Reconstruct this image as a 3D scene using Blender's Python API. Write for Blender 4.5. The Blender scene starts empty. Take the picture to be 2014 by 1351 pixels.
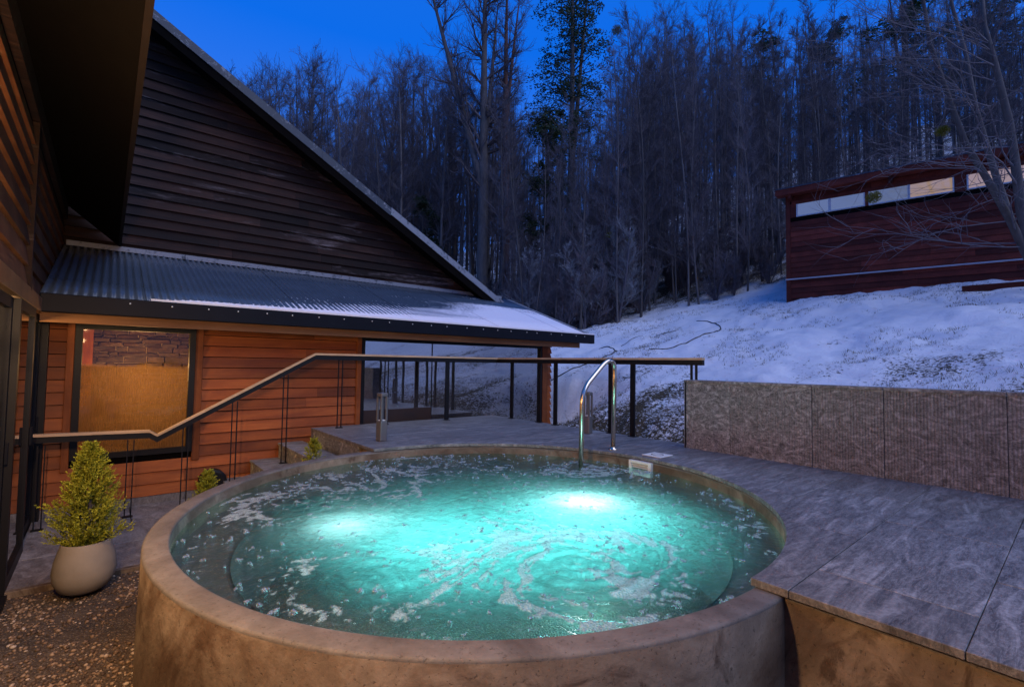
import bpy, bmesh, math, random
import numpy as np
from mathutils import Vector, Matrix
random.seed(7); rng = np.random.default_rng(7)
S = bpy.context.scene; C = S.collection
R = math.radians; PI = math.pi
# ---------------------------------------------------------------- camera
FPX = 950.0
HEAD, PITCH, ROLL = R(40), math.atan(40.5/FPX), R(0.88)
EYE = Vector((0, 0, 0.92))
fwd = Vector((math.sin(HEAD)*math.cos(PITCH), math.cos(HEAD)*math.cos(PITCH), math.sin(PITCH)))
r0 = Vector((math.cos(HEAD), -math.sin(HEAD), 0)); u0 = r0.cross(fwd)
rt = r0*math.cos(ROLL) + u0*math.sin(ROLL); up = u0*math.cos(ROLL) - r0*math.sin(ROLL)
cd = bpy.data.cameras.new('camera'); cam = bpy.data.objects.new('camera', cd); C.objects.link(cam)
cam.matrix_world = Matrix(((rt.x, up.x, -fwd.x, EYE.x), (rt.y, up.y, -fwd.y, EYE.y), (rt.z, up.z, -fwd.z, EYE.z), (0, 0, 0, 1)))
cd.sensor_width = 36; cd.lens = FPX/2014*36; cd.clip_end = 600; cd.clip_start = 0.05
S.camera = cam
def ray(px, py): return (fwd*FPX + rt*(px-1007) - up*(py-675.5)).normalized()
def at_depth(px, py, Y):                       # point at forward distance Y
    d = ray(px, py); return EYE + d*(Y/d.dot(fwd))
def on_plane(px, py, n, c):                    # n.p = c
    d = ray(px, py); n = Vector(n); return EYE + d*((c-n.dot(EYE))/n.dot(d))
# ---------------------------------------------------------------- world, sun, exposure
W = bpy.data.worlds.new('World'); S.world = W; W.use_nodes = True
wn = W.node_tree; wn.nodes.clear()
o_ = wn.nodes.new('ShaderNodeOutputWorld'); bg = wn.nodes.new('ShaderNodeBackground')
tc = wn.nodes.new('ShaderNodeTexCoord'); sx = wn.nodes.new('ShaderNodeSeparateXYZ'); rp = wn.nodes.new('ShaderNodeValToRGB')
wn.links.new(tc.outputs['Generated'], sx.inputs[0]); wn.links.new(sx.outputs['Z'], rp.inputs[0])
wn.links.new(rp.outputs[0], bg.inputs[0]); wn.links.new(bg.outputs[0], o_.inputs[0])
e = rp.color_ramp.elements
e[0].position = 0.0; e[0].color = (.17, .34, .92, 1)
e[1].position = 1.0; e[1].color = (.02, .14, .60, 1)
for p, c in ((.3, (.055, .21, .86, 1)), (.55, (.004, .145, .80, 1))):
    n = e.new(p); n.color = c
bg.inputs[1].default_value = 0.95
sd = bpy.data.lights.new('sun', 'SUN'); sd.energy = 1.4; sd.angle = R(60); sd.color = (.82, .84, .95)
so = bpy.data.objects.new('sun', sd); C.objects.link(so); so.rotation_euler = (R(38), R(-8), R(25))
S.view_settings.view_transform = 'Standard'; S.view_settings.look = 'None'
S.view_settings.exposure = 0.12; S.view_settings.gamma = 1
S.cycles.use_denoising = True
try: S.cycles.denoiser = 'OPENIMAGEDENOISE'; S.cycles.denoising_input_passes = 'RGB_ALBEDO_NORMAL'; S.cycles.denoising_prefilter = 'ACCURATE'
except Exception: pass
S.cycles.max_bounces = 6; S.cycles.diffuse_bounces = 3; S.cycles.glossy_bounces = 4
S.cycles.transparent_max_bounces = 12; S.cycles.caustics_reflective = False; S.cycles.caustics_refractive = False
S.cycles.sample_clamp_indirect = 4.0; S.cycles.sample_clamp_direct = 12
# ---------------------------------------------------------------- node helpers
class NT:
    def __init__(s, name):
        s.m = bpy.data.materials.new(name); s.m.use_nodes = True; s.t = s.m.node_tree; s.t.nodes.clear()
        s.out = s.n('OutputMaterial'); s.tc = s.n('TexCoord')
        s.obj = s.tc.outputs['Object']
    def n(s, kind, **k):
        x = s.t.nodes.new('ShaderNode'+kind)
        for a, b in k.items(): setattr(x, a, b)
        return x
    def l(s, a, b): s.t.links.new(a, b)
    def val(s, sock, v):
        if hasattr(v, 'is_output') or isinstance(v, bpy.types.NodeSocket): s.l(v, sock)
        else: sock.default_value = v
    def noise(s, scale=5, detail=4, rough=.55, vec=None, dist=0, sc=None):
        v = vec or s.obj
        if sc is not None:
            mp = s.n('Mapping'); s.l(v, mp.inputs[0]); mp.inputs['Scale'].default_value = sc; v = mp.outputs[0]
        x = s.n('TexNoise'); s.l(v, x.inputs['Vector'])
        x.inputs['Scale'].default_value = scale; x.inputs['Detail'].default_value = detail
        x.inputs['Roughness'].default_value = rough; x.inputs['Distortion'].default_value = dist
        return x.outputs['Fac']
    def ramp(s, fac, stops, interp='LINEAR'):
        x = s.n('ValToRGB'); s.l(fac, x.inputs[0]); r = x.color_ramp; r.interpolation = interp
        while len(r.elements) < len(stops): r.elements.new(.5)
        for el, (p, c) in zip(r.elements, stops):
            el.position = p; el.color = (c, c, c, 1) if isinstance(c, (int, float)) else (*c, 1)
        return x.outputs[0]
    def math(s, op, a, b=0.0, c=None, clamp=False):
        x = s.n('Math', operation=op, use_clamp=clamp); s.val(x.inputs[0], a); s.val(x.inputs[1], b)
        if c is not None: s.val(x.inputs[2], c)
        return x.outputs[0]
    def mix(s, fac, a, b, mode='MIX'):
        x = s.n('Mix', data_type='RGBA', blend_type=mode); s.val(x.inputs[0], fac)
        for q, v in ((6, a), (7, b)):
            if isinstance(v, tuple): v = (*v, 1) if len(v) == 3 else v
            s.val(x.inputs[q], v)
        return x.outputs[2]
    def rnd(s): return s.n('ObjectInfo').outputs['Random']
    def xyz(s, v=None):
        x = s.n('SeparateXYZ'); s.l(v or s.obj, x.inputs[0]); return x.outputs
    def bump(s, h, strength=.3, dist=.01, nrm=None):
        x = s.n('Bump'); x.inputs['Strength'].default_value = strength; x.inputs['Distance'].default_value = dist
        s.l(h, x.inputs['Height'])
        if nrm: s.l(nrm, x.inputs['Normal'])
        return x.outputs[0]
    def pbr(s, color, rough=.6, metal=0.0, normal=None, spec=None, **k):
        b = s.n('BsdfPrincipled')
        if isinstance(color, tuple): color = (*color, 1)
        s.val(b.inputs['Base Color'], color); s.val(b.inputs['Roughness'], rough); b.inputs['Metallic'].default_value = metal
        if normal: s.l(normal, b.inputs['Normal'])
        if spec is not None: b.inputs['Specular IOR Level'].default_value = spec
        for a, v in k.items(): s.val(b.inputs[a], v)
        return b.outputs[0]
    def end(s, sh): s.l(sh, s.out.inputs[0]); return s.m
def simple(name, col, rough=.5, metal=0, var=.25, scale=8, bump=.15, spec=None):
    t = NT(name); f = t.noise(scale, 5, .6)
    c = t.mix(f, tuple(x*(1-var) for x in col), tuple(min(1, x*(1+var)) for x in col))
    return t.end(t.pbr(c, rough, metal, t.bump(t.noise(scale*6, 4), bump, .004), spec=spec))
def wood(name, cols, sc=(1.2, 30, 30), rough=.5, blotch=None, bump=.3, kv=.65):
    t = NT(name)
    add = t.n('VectorMath', operation='ADD'); t.l(t.obj, add.inputs[0])
    cx = t.n('CombineXYZ'); rr = t.math('MULTIPLY', t.rnd(), 37.0)
    for i in range(3): t.l(rr, cx.inputs[i])
    t.l(cx.outputs[0], add.inputs[1])
    g = t.noise(1.5, 7, .62, add.outputs[0], .6, sc)
    b = t.noise(1.1, 5, .6, add.outputs[0], 0, (1, 2.2, 2.2))
    c = t.ramp(g, [(.2, cols[0]), (.52, cols[1]), (.85, cols[2])])
    c = t.mix(t.ramp(b, [(.35, 0.0), (.62, 1.0)]), t.mix(.72, c, cols[0]), c)
    k = t.math('MULTIPLY_ADD', t.rnd(), kv, 1-kv*.55)
    vm = t.n('VectorMath', operation='SCALE'); t.l(c, vm.inputs[0]); t.l(k, vm.inputs['Scale']); c = vm.outputs[0]
    if blotch:
        m = t.ramp(t.noise(.9, 6, .68, None, .5, (.55, .55, 3.5)), [(blotch[1], 0.0), (blotch[1]+.09, 1.0)])
        m2 = t.math('MULTIPLY', m, t.ramp(t.noise(9, 4, .7, None, 0, (1, 1, 6)), [(.4, 0.1), (.6, 1.0)]))
        c = t.mix(m2, c, blotch[0])
    return t.end(t.pbr(c, t.math('MULTIPLY_ADD', g, .3, rough), 0, t.bump(g, bump, .006), spec=.22))
# ---------------------------------------------------------------- mesh helpers
def mk(name, verts, faces, m=None, parent=None, smooth=False, col=None):
    me = bpy.data.meshes.new(name)
    me.from_pydata([tuple(v) for v in verts], [], faces); me.update()
    if m: me.materials.append(m)
    if smooth: me.polygons.foreach_set('use_smooth', [True]*len(me.polygons))
    o = bpy.data.objects.new(name, me); C.objects.link(o)
    if parent: o.parent = parent
    return o
def fast(name, V, F, m, parent=None, smooth=False):
    """numpy arrays V (n,3), F (m,k)"""
    me = bpy.data.meshes.new(name); k = F.shape[1]
    me.vertices.add(len(V)); me.vertices.foreach_set('co', np.asarray(V, np.float32).ravel())
    me.loops.add(F.size); me.loops.foreach_set('vertex_index', F.astype(np.int32).ravel())
    me.polygons.add(len(F)); me.polygons.foreach_set('loop_start', np.arange(0, F.size, k, dtype=np.int32))
    me.polygons.foreach_set('loop_total', np.full(len(F), k, np.int32))
    me.update(calc_edges=True)
    if smooth: me.polygons.foreach_set('use_smooth', np.ones(len(F), bool))
    me.materials.append(m)
    if name is None: return me
    o = bpy.data.objects.new(name, me); C.objects.link(o)
    if parent: o.parent = parent
    return o
BF = [(0, 3, 2, 1), (4, 5, 6, 7), (0, 1, 5, 4), (1, 2, 6, 5), (2, 3, 7, 6), (3, 0, 4, 7)]
def bv(x0, x1, y0, y1, z0, z1): return [(x0, y0, z0), (x1, y0, z0), (x1, y1, z0), (x0, y1, z0), (x0, y0, z1), (x1, y0, z1), (x1, y1, z1), (x0, y1, z1)]
def box(name, b, m, parent=None, bevel=0, seg=2):
    o = mk(name, bv(*b), BF, m, parent)
    if bevel:
        md = o.modifiers.new('bevel', 'BEVEL'); md.width = bevel; md.segments = seg; md.limit_method = 'ANGLE'
    return o
def boxes(name, bs, m, parent=None):
    V, F = [], []
    for b in bs:
        k = len(V); V += bv(*b); F += [tuple(i+k for i in f) for f in BF]
    return mk(name, V, F, m, parent)
def prism(name, quad, m, parent=None):         # quad: 8 points
    return mk(name, quad, BF, m, parent)
def tube_geo(pts, rad, n=8, cap=True):
    P = [Vector(p) for p in pts]; rad = rad if isinstance(rad, (list, tuple)) else [rad]*len(P)
    V, F = [], []; ref = None
    for i, p in enumerate(P):
        d = (P[min(i+1, len(P)-1)]-P[max(i-1, 0)]).normalized()
        if ref is None: ref = Vector((0, 0, 1)) if abs(d.z) < .9 else Vector((1, 0, 0))
        a = d.cross(ref).normalized(); b = d.cross(a).normalized(); ref = b.cross(d) if False else ref
        for k in range(n):
            t = 2*PI*k/n; V.append(p + (a*math.cos(t)+b*math.sin(t))*rad[i])
    for i in range(len(P)-1):
        for k in range(n):
            F.append((i*n+k, i*n+(k+1) % n, (i+1)*n+(k+1) % n, (i+1)*n+k))
    if cap: F.append(tuple(range(n))[::-1]); F.append(tuple(range((len(P)-1)*n, len(P)*n)))
    return V, F
def tube(name, pts, rad, m, parent=None, n=8):
    V, F = tube_geo(pts, rad, n); return mk(name, V, F, m, parent, True)
def lathe(name, prof, m, parent=None, n=64, loc=(0, 0, 0), wob=None):
    V, F = [], []
    for r, z in prof:
        for k in range(n):
            t = 2*PI*k/n; rr = r + (wob(t, z) if wob else 0)
            V.append((loc[0]+rr*math.cos(t), loc[1]+rr*math.sin(t), loc[2]+z))
    for i in range(len(prof)-1):
        for k in range(n): F.append((i*n+k, i*n+(k+1) % n, (i+1)*n+(k+1) % n, (i+1)*n+k))
    return mk(name, V, F, m, parent, True)
def autosm(o, ang=35):
    me = o.data; me.polygons.foreach_set('use_smooth', [True]*len(me.polygons))
    bm = bmesh.new(); bm.from_mesh(me)
    for ed in bm.edges:
        if len(ed.link_faces) == 2 and ed.calc_face_angle(0) > R(ang): ed.smooth = False
    bm.to_mesh(me); bm.free()
def thing(name, label, cat, loc=(0, 0, 0), group=None):
    o = bpy.data.objects.new(name, None); C.objects.link(o); o.location = loc; o.empty_display_size = .1
    o['label'] = label; o['category'] = cat
    if group: o['group'] = group
    return o
def tag(o, label, cat, group=None):
    o['label'] = label; o['category'] = cat
    if group: o['group'] = group
    return o
def struct(o): o['kind'] = 'structure'; return o
def stuff(o): o['kind'] = 'stuff'; return o
# numpy value noise
_T = rng.random((256, 256))
def vnoise(x, y):
    xi = np.floor(x).astype(int); yi = np.floor(y).astype(int); fx = x-xi; fy = y-yi
    fx = fx*fx*fx*(fx*(fx*6-15)+10); fy = fy*fy*fy*(fy*(fy*6-15)+10)
    a = _T[xi & 255, yi & 255]; b = _T[(xi+1) & 255, yi & 255]; c = _T[xi & 255, (yi+1) & 255]; d = _T[(xi+1) & 255, (yi+1) & 255]
    return (a*(1-fx)+b*fx)*(1-fy)+(c*(1-fx)+d*fx)*fy
def fbm(x, y, o=4, g=.5):
    s = 0; a = 1; n = 0
    for i in range(o): s = s+a*vnoise(x*2**i+17.3*i, y*2**i+9.1*i); n += a; a *= g
    return s/n
# ---------------------------------------------------------------- materials
M_cedar = wood('cedar_boards', [(.15, .036, .010), (.33, .090, .020), (.42, .13, .034)], sc=(.7, 9, 9), rough=.40)
M_cedar_y = wood('wing_boards', [(.055, .018, .008), (.16, .056, .022), (.23, .095, .04)], sc=(30, 1.2, 30), rough=.5)
M_trim = wood('cedar_trim', [(.13, .035, .010), (.26, .075, .02), (.33, .12, .04)], sc=(12, 12, 1.5), rough=.5)
M_fasc = wood('fascia_wood', [(.12, .05, .02), (.22, .10, .04), (.30, .15, .07)], sc=(1.2, 20, 20), rough=.5)
M_dark = wood('weathered_boards', [(.008, .0045, .004), (.034, .015, .010), (.085, .040, .026)], rough=.6, kv=1.2, blotch=((.14, .11, .105), .575))
M_cabin = wood('cabin_boards', [(.06, .011, .007), (.15, .028, .017), (.25, .05, .028)], rough=.6, kv=.9, blotch=((.20, .12, .11), .66))
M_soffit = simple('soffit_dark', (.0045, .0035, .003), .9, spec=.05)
M_black = simple('black_metal', (.008, .008, .009), .5, 0, .2, 20, .05, spec=.2)
M_gutter = simple('gutter_metal', (.006, .007, .011), .5, 0, .3, 4, .05, spec=.12)
M_rail = wood('handrail_wood', [(.38, .24, .12), (.56, .38, .22), (.66, .47, .30)], sc=(3, 3, 30), rough=.5)
M_bol = simple('bollard_grey', (.17, .165, .16), .5, .5, .15, 30, .08)
M_white = simple('white_plastic', (.72, .72, .68), .4, 0, .05, 10, .03)
M_hose = simple('black_hose', (.015, .015, .017), .5)
def m_steel():
    t = NT('brushed_steel'); g = t.noise(40, 4, .6, None, 0, (1, 1, .2))
    return t.end(t.pbr((.74, .63, .48), t.math('MULTIPLY_ADD', g, .18, .12), 1.0))
M_steel = m_steel()
def m_stone(name, c1, c2, c3, stretch, rough=.62, bump=.5, swirl=1.5, sc=3.2):
    t = NT(name)
    cx = t.n('CombineXYZ'); rr = t.math('MULTIPLY', t.rnd(), 23.0)
    for i in range(3): t.l(rr, cx.inputs[i])
    add = t.n('VectorMath', operation='ADD'); t.l(t.obj, add.inputs[0]); t.l(cx.outputs[0], add.inputs[1])
    v = add.outputs[0]
    a = t.noise(sc, 9, .68, v, swirl, stretch); b = t.noise(sc*4, 6, .7, v, .8, stretch)
    c = t.ramp(a, [(.32, c1), (.5, c2), (.66, c3)])
    vein = t.ramp(b, [(.44, 0.0), (.5, 1.0), (.56, 0.0)])
    c = t.mix(t.math('MULTIPLY', vein, .45), c, c3)
    c = t.mix(t.ramp(t.noise(60, 3, .6, v), [(.4, .35), (.6, 0.0)]), c, c1)
    c = t.mix(t.math('MULTIPLY', t.rnd(), .42), c, c1)
    h = t.math('ADD', a, t.math('MULTIPLY', b, .5))
    return t.end(t.pbr(c, t.math('MULTIPLY_ADD', b, .3, rough-.15), 0, t.bump(h, bump, .006)))
M_slab = m_stone('deck_stone', (.05, .048, .048), (.165, .16, .158), (.42, .41, .40), (.7, 3.4, 2), rough=.5)
M_granite = m_stone('swirled_granite', (.05, .047, .045), (.18, .172, .163), (.60, .57, .54), (1, 1.0, 1.6), bump=.5, swirl=3.6, sc=5.0)
M_paver = m_stone('paver_stone', (.08, .07, .066), (.21, .185, .175), (.42, .39, .37), (2, 1, 1))
def m_plaster():
    t = NT('polished_plaster')
    a = t.noise(1.4, 8, .62, None, 1.2); b = t.noise(1.1, 7, .72, None, 1.2, (1, 1, 1)); d = t.noise(22, 5, .6)
    c = t.ramp(a, [(.3, (.095, .066, .045)), (.5, (.20, .152, .108)), (.68, (.34, .275, .21))])
    c = t.mix(t.ramp(b, [(.47, 0.0), (.60, .85)]), c, (.085, .048, .027))
    c = t.mix(t.ramp(t.noise(2.6, 6, .7, None, 1.6, (1, 1, .8)), [(.57, 0.0), (.66, .75)]), c, (.055, .03, .017))
    z = t.xyz()['Z']
    top = t.math('GREATER_THAN', z, -.052)
    c = t.mix(top, c, t.ramp(t.noise(2.2, 7, .65, None, .8), [(.3, (.075, .068, .060)), (.5, (.135, .122, .108)), (.75, (.22, .20, .18))]))
    p = t.ramp(t.noise(70, 3, .7), [(.60, 0.0), (.68, .6)]); c = t.mix(p, c, (.045, .032, .022))
    c = t.mix(t.ramp(t.noise(9, 6, .75), [(.35, .35), (.6, 0.0)]), c, (.07, .05, .035))
    return t.end(t.pbr(c, t.math('MULTIPLY_ADD', a, .3, .5), 0, t.bump(t.math('ADD', t.math('SUBTRACT', a, t.math('MULTIPLY', p, .25)), t.math('MULTIPLY', d, .4)), .5, .02), spec=.3))
M_plaster = m_plaster()
def m_liner():
    t = NT('tub_liner'); a = t.noise(2.5, 6, .6)
    c = t.ramp(a, [(.3, (.022, .034, .034)), (.7, (.055, .07, .066))])
    return t.end(t.pbr(c, .6))
M_liner = m_liner()
def m_snowground():
    t = NT('snowy_ground'); P = t.xyz()
    lo = t.noise(.16, 3, .5); mid = t.noise(.9, 5, .6, None, .6, (.7, 1.3, 1)); hi = t.noise(19, 5, .78); hi2 = t.noise(40, 3, .7)
    # bare bank close to the deck
    bank = t.math('MULTIPLY', t.ramp(P['X'], [(0, 0.0), (1, 0.0)]), 0)
    mr = t.n('MapRange'); t.l(P['X'], mr.inputs[0]); mr.inputs[1].default_value = 10.5; mr.inputs[2].default_value = 5.6
    mr.inputs[3].default_value = 0; mr.inputs[4].default_value = .23
    wd = t.n('MapRange'); t.l(P['X'], wd.inputs[0]); wd.inputs[1].default_value = 17.5; wd.inputs[2].default_value = 21.0
    wd.inputs[3].default_value = 0; wd.inputs[4].default_value = .22
    wy = t.n('MapRange'); t.l(t.math('ADD', P['X'], t.math('MULTIPLY', P['Y'], 1.25)), wy.inputs[0]); wy.inputs[1].default_value = 27.3; wy.inputs[2].default_value = 31.5
    wy.inputs[3].default_value = 0; wy.inputs[4].default_value = .24
    wood_ = t.math('MAXIMUM', wd.outputs[0], wy.outputs[0])
    k = t.math('ADD', t.math('MULTIPLY', mid, .62), t.math('MULTIPLY', hi, .90))
    k = t.math('ADD', k, t.math('MULTIPLY', t.math('SUBTRACT', lo, .5), .35))
    k = t.math('ADD', k, t.math('ADD', mr.outputs[0], wood_))
    m = t.ramp(k, [(.92, 0.0), (.985, 1.0)])
    soil = t.ramp(hi2, [(.3, (.018, .014, .008)), (.55, (.06, .045, .022)), (.75, (.13, .10, .05))])
    dirty = t.mix(t.ramp(t.noise(1.7, 5, .6, None, 1.0), [(.6, 0.0), (.74, .5)]), (.80, .80, .82), (.62, .50, .42))
    snow = t.mix(t.noise(6, 4, .6), dirty, (.66, .66, .70))
    c = t.mix(m, snow, soil)
    h = t.math('ADD', t.math('MULTIPLY', t.noise(5, 6, .65), .5), t.math('MULTIPLY', hi, .5))
    return t.end(t.pbr(c, .75, 0, t.bump(t.math('SUBTRACT', h, t.math('MULTIPLY', m, .4)), .8, .06), spec=.3))
M_ground = m_snowground()
def m_gravelbed():
    t = NT('gravel_bed')
    v = t.n('TexVoronoi'); t.l(t.obj, v.inputs['Vector']); v.inputs['Scale'].default_value = 70
    f = t.noise(3, 5, .7)
    c = t.ramp(f, [(.35, (.022, .015, .010)), (.6, (.075, .05, .03)), (.8, (.12, .09, .06))])
    c = t.mix(t.ramp(t.noise(90, 3, .7), [(.5, 0.0), (.7, .8)]), c, (.22, .18, .14))
    return t.end(t.pbr(c, .8, 0, t.bump(t.math('ADD', v.outputs['Distance'], f), .9, .012)))
M_gbed = m_gravelbed()
def m_pebble():
    t = NT('pebbles'); a = t.n('Attribute'); a.attribute_name = 'shade'
    return t.end(t.pbr(t.ramp(a.outputs['Fac'], [(0, (.06, .036, .02)), (.4, (.19, .12, .07)), (.85, (.33, .23, .15)), (1, (.5, .42, .34))]), .65))
M_peb = m_pebble()
def m_bark(name, a, b, s=6):
    t = NT(name); g = t.noise(s, 6, .7, None, 0, (1, 1, .3))
    k = t.math('MULTIPLY_ADD', t.rnd(), .7, .65)
    c = t.mix(g, a, b); vm = t.n('VectorMath', operation='SCALE'); t.l(c, vm.inputs[0]); t.l(k, vm.inputs['Scale'])
    return t.end(t.pbr(vm.outputs[0], .85, spec=.2))
M_bark = m_bark('tree_bark', (.035, .03, .028), (.21, .18, .165), 9)
M_barkr = m_bark('red_bark', (.08, .04, .03), (.26, .13, .10))
M_twig = m_bark('twigs', (.06, .052, .058), (.19, .165, .18))
M_frost = m_bark('frosted_twigs', (.12, .12, .13), (.36, .37, .39), 2)
def m_leaf(name, a, b, tr=.25):
    t = NT(name); at = t.n('Attribute'); at.attribute_name = 'shade'
    c = t.mix(at.outputs['Fac'], a, b); p = t.pbr(c, .6, spec=.25)
    tl = t.n('BsdfTranslucent'); t.l(c, tl.inputs[0]); mx = t.n('MixShader'); mx.inputs[0].default_value = tr
    t.l(p, mx.inputs[1]); t.l(tl.outputs[0], mx.inputs[2]); return t.end(mx.outputs[0])
M_ever = m_leaf('evergreen_leaves', (.020, .032, .016), (.075, .105, .045))
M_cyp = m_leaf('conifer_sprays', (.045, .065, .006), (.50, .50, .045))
M_mist = m_leaf('mistletoe_leaves', (.10, .10, .01), (.22, .19, .02))
def m_metalroof():
    t = NT('corrugated_steel'); P = t.xyz()
    lo = t.noise(.8, 5, .6, None, .4, (.55, 1.6, 1)); hi = t.noise(11, 4, .7)
    gx = t.n('MapRange'); t.l(P['X'], gx.inputs[0]); gx.inputs[1].default_value = .3; gx.inputs[2].default_value = 6.6; gx.inputs[3].default_value = -.42; gx.inputs[4].default_value = .43
    gy = t.n('MapRange'); t.l(P['Y'], gy.inputs[0]); gy.inputs[1].default_value = 9.4; gy.inputs[2].default_value = 6.65; gy.inputs[3].default_value = -.46; gy.inputs[4].default_value = .36
    rib = t.math('MULTIPLY', t.math('SINE', t.math('MULTIPLY', P['X'], 2*PI/.0766)), -.15)
    k = t.math('ADD', t.math('ADD', gx.outputs[0], gy.outputs[0]), t.math('ADD', lo, rib))
    k = t.math('ADD', k, t.math('MULTIPLY', t.math('SUBTRACT', hi, .5), .3))
    e2 = t.n('MapRange'); t.l(P['Y'], e2.inputs[0]); e2.inputs[1].default_value = 6.9; e2.inputs[2].default_value = 6.66; e2.inputs[3].default_value = 0; e2.inputs[4].default_value = 1.1
    ex = t.n('MapRange'); t.l(P['X'], ex.inputs[0]); ex.inputs[1].default_value = .2; ex.inputs[2].default_value = 1.0
    k = t.math('ADD', k, t.math('MULTIPLY', e2.outputs[0], ex.outputs[0]))
    m = t.ramp(k, [(.66, 0.0), (.72, 1.0)])
    c = t.mix(t.noise(3, 5, .6), (.035, .055, .08), (.08, .11, .15))
    c = t.mix(m, c, (.76, .74, .78))
    rg = t.mix(m, (.27, .27, .27), (.8, .8, .8))
    return t.end(t.pbr(c, rg, 0, t.bump(t.math('MULTIPLY', m, hi), .5, .012), spec=.5))
M_roof = m_metalroof()
def m_flash(name, frost):
    t = NT(name); f = t.ramp(t.noise(7, 6, .75, None, 1.0), [(frost, 0.0), (frost+.08, 1.0)])
    c = t.mix(f, (.025, .035, .05), (.20, .215, .24))
    return t.end(t.pbr(c, .45))
M_flash = m_flash('frosted_flashing', .56); M_flash2 = m_flash('snowy_flashing', .38)
def m_glass(name, refl=1.0, tint=(.85, .9, .9)):
    t = NT(name); fr = t.n('Fresnel'); fr.inputs[0].default_value = 1.5
    tr = t.n('BsdfTransparent'); tr.inputs[0].default_value = (*tint, 1)
    g = t.n('BsdfGlossy'); g.inputs['Roughness'].default_value = .01
    mx = t.n('MixShader'); t.l(t.math('MULTIPLY', fr.outputs[0], refl, clamp=True), mx.inputs[0]); t.l(tr.outputs[0], mx.inputs[1]); t.l(g.outputs[0], mx.inputs[2])
    return t.end(mx.outputs[0])
M_glass = m_glass('door_glass', 1.6)
def m_foggy(name, zlo, zhi, col, refl=1.4, streak=True):
    t = NT(name); P = t.xyz(); fr = t.n('Fresnel'); fr.inputs[0].default_value = 1.5
    tr = t.n('BsdfTransparent'); tr.inputs[0].default_value = (.9, .88, .84, 1)
    tl = t.n('BsdfTranslucent'); df = t.n('BsdfDiffuse')
    st = t.noise(1, 5, .7, None, .2, (120, 120, 10)); ct = t.noise(2, 5, .6, None, .5)
    c = t.mix(t.ramp(st, [(.38, 0.0), (.62, 1.0)]), tuple(x*.62 for x in col), col)
    t.l(c, tl.inputs[0]); t.l(c, df.inputs[0])
    ad = t.n('MixShader'); ad.inputs[0].default_value = .3; t.l(tl.outputs[0], ad.inputs[1]); t.l(df.outputs[0], ad.inputs[2])
    mr = t.n('MapRange'); t.l(t.math('ADD', P['Z'], t.math('MULTIPLY', t.math('SUBTRACT', ct, .5), .18)), mr.inputs[0])
    mr.inputs[1].default_value = zhi; mr.inputs[2].default_value = zlo
    f = t.math('MULTIPLY', mr.outputs[0], t.math('MULTIPLY', t.ramp(st, [(.3, .66), (.7, .95)]), t.ramp(t.noise(1.6, 4, .6, None, .8, (1, 1, 1.8)), [(.38, .55), (.62, 1.0)])))
    m1 = t.n('MixShader'); t.l(f, m1.inputs[0]); t.l(tr.outputs[0], m1.inputs[1]); t.l(ad.outputs[0], m1.inputs[2])
    g = t.n('BsdfGlossy'); g.inputs['Roughness'].default_value = .015
    t.l(t.bump(t.noise(1.3, 2), .03, .05), g.inputs['Normal'])
    m2 = t.n('MixShader'); t.l(t.math('MULTIPLY', fr.outputs[0], refl, clamp=True), m2.inputs[0]); t.l(m1.outputs[0], m2.inputs[1]); t.l(g.outputs[0], m2.inputs[2])
    return t.end(m2.outputs[0])
M_fogw = m_foggy('steamed_glass', .80, .84, (.36, .215, .085), .45)
M_fogb = m_foggy('misted_glass', -.1, 1.0, (.36, .34, .36), 9.0)
def m_emit(name, col, st, mixd=None):
    t = NT(name); em = t.n('Emission'); em.inputs[0].default_value = (*col, 1); em.inputs[1].default_value = st
    return t.end(em.outputs[0])
M_bulb = m_emit('lamp_glow', (1, .62, .30), 6)
M_ulight = m_emit('underwater_lens', (.35, 1, .95), .6)
def m_glowpane(name, col, st, refl):
    t = NT(name); em = t.n('Emission'); c = t.mix(t.noise(1.5, 3), tuple(x*.75 for x in col), col)
    t.l(c, em.inputs[0]); em.inputs[1].default_value = st
    g = t.n('BsdfGlossy'); g.inputs['Roughness'].default_value = .06; mx = t.n('MixShader'); mx.inputs[0].default_value = refl
    t.l(em.outputs[0], mx.inputs[1]); t.l(g.outputs[0], mx.inputs[2]); return t.end(mx.outputs[0])
M_pane_warm = m_glowpane('lit_pane', (1, .66, .42), .42, .25)
M_pane_cool = m_glowpane('sky_glow_pane', (.48, .52, .62), .30, .3)  # pale sky reflection put into the pane as a cool emissive colour
M_whitefr = simple('white_frame', (.5, .5, .52), .5)
M_wall_in = simple('interior_plaster', (.42, .30, .2), .8)
M_stonew = m_stone('wall_stone', (.03, .016, .009), (.10, .052, .028), (.24, .14, .08), (1, 1, 1.6), sc=9)

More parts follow.
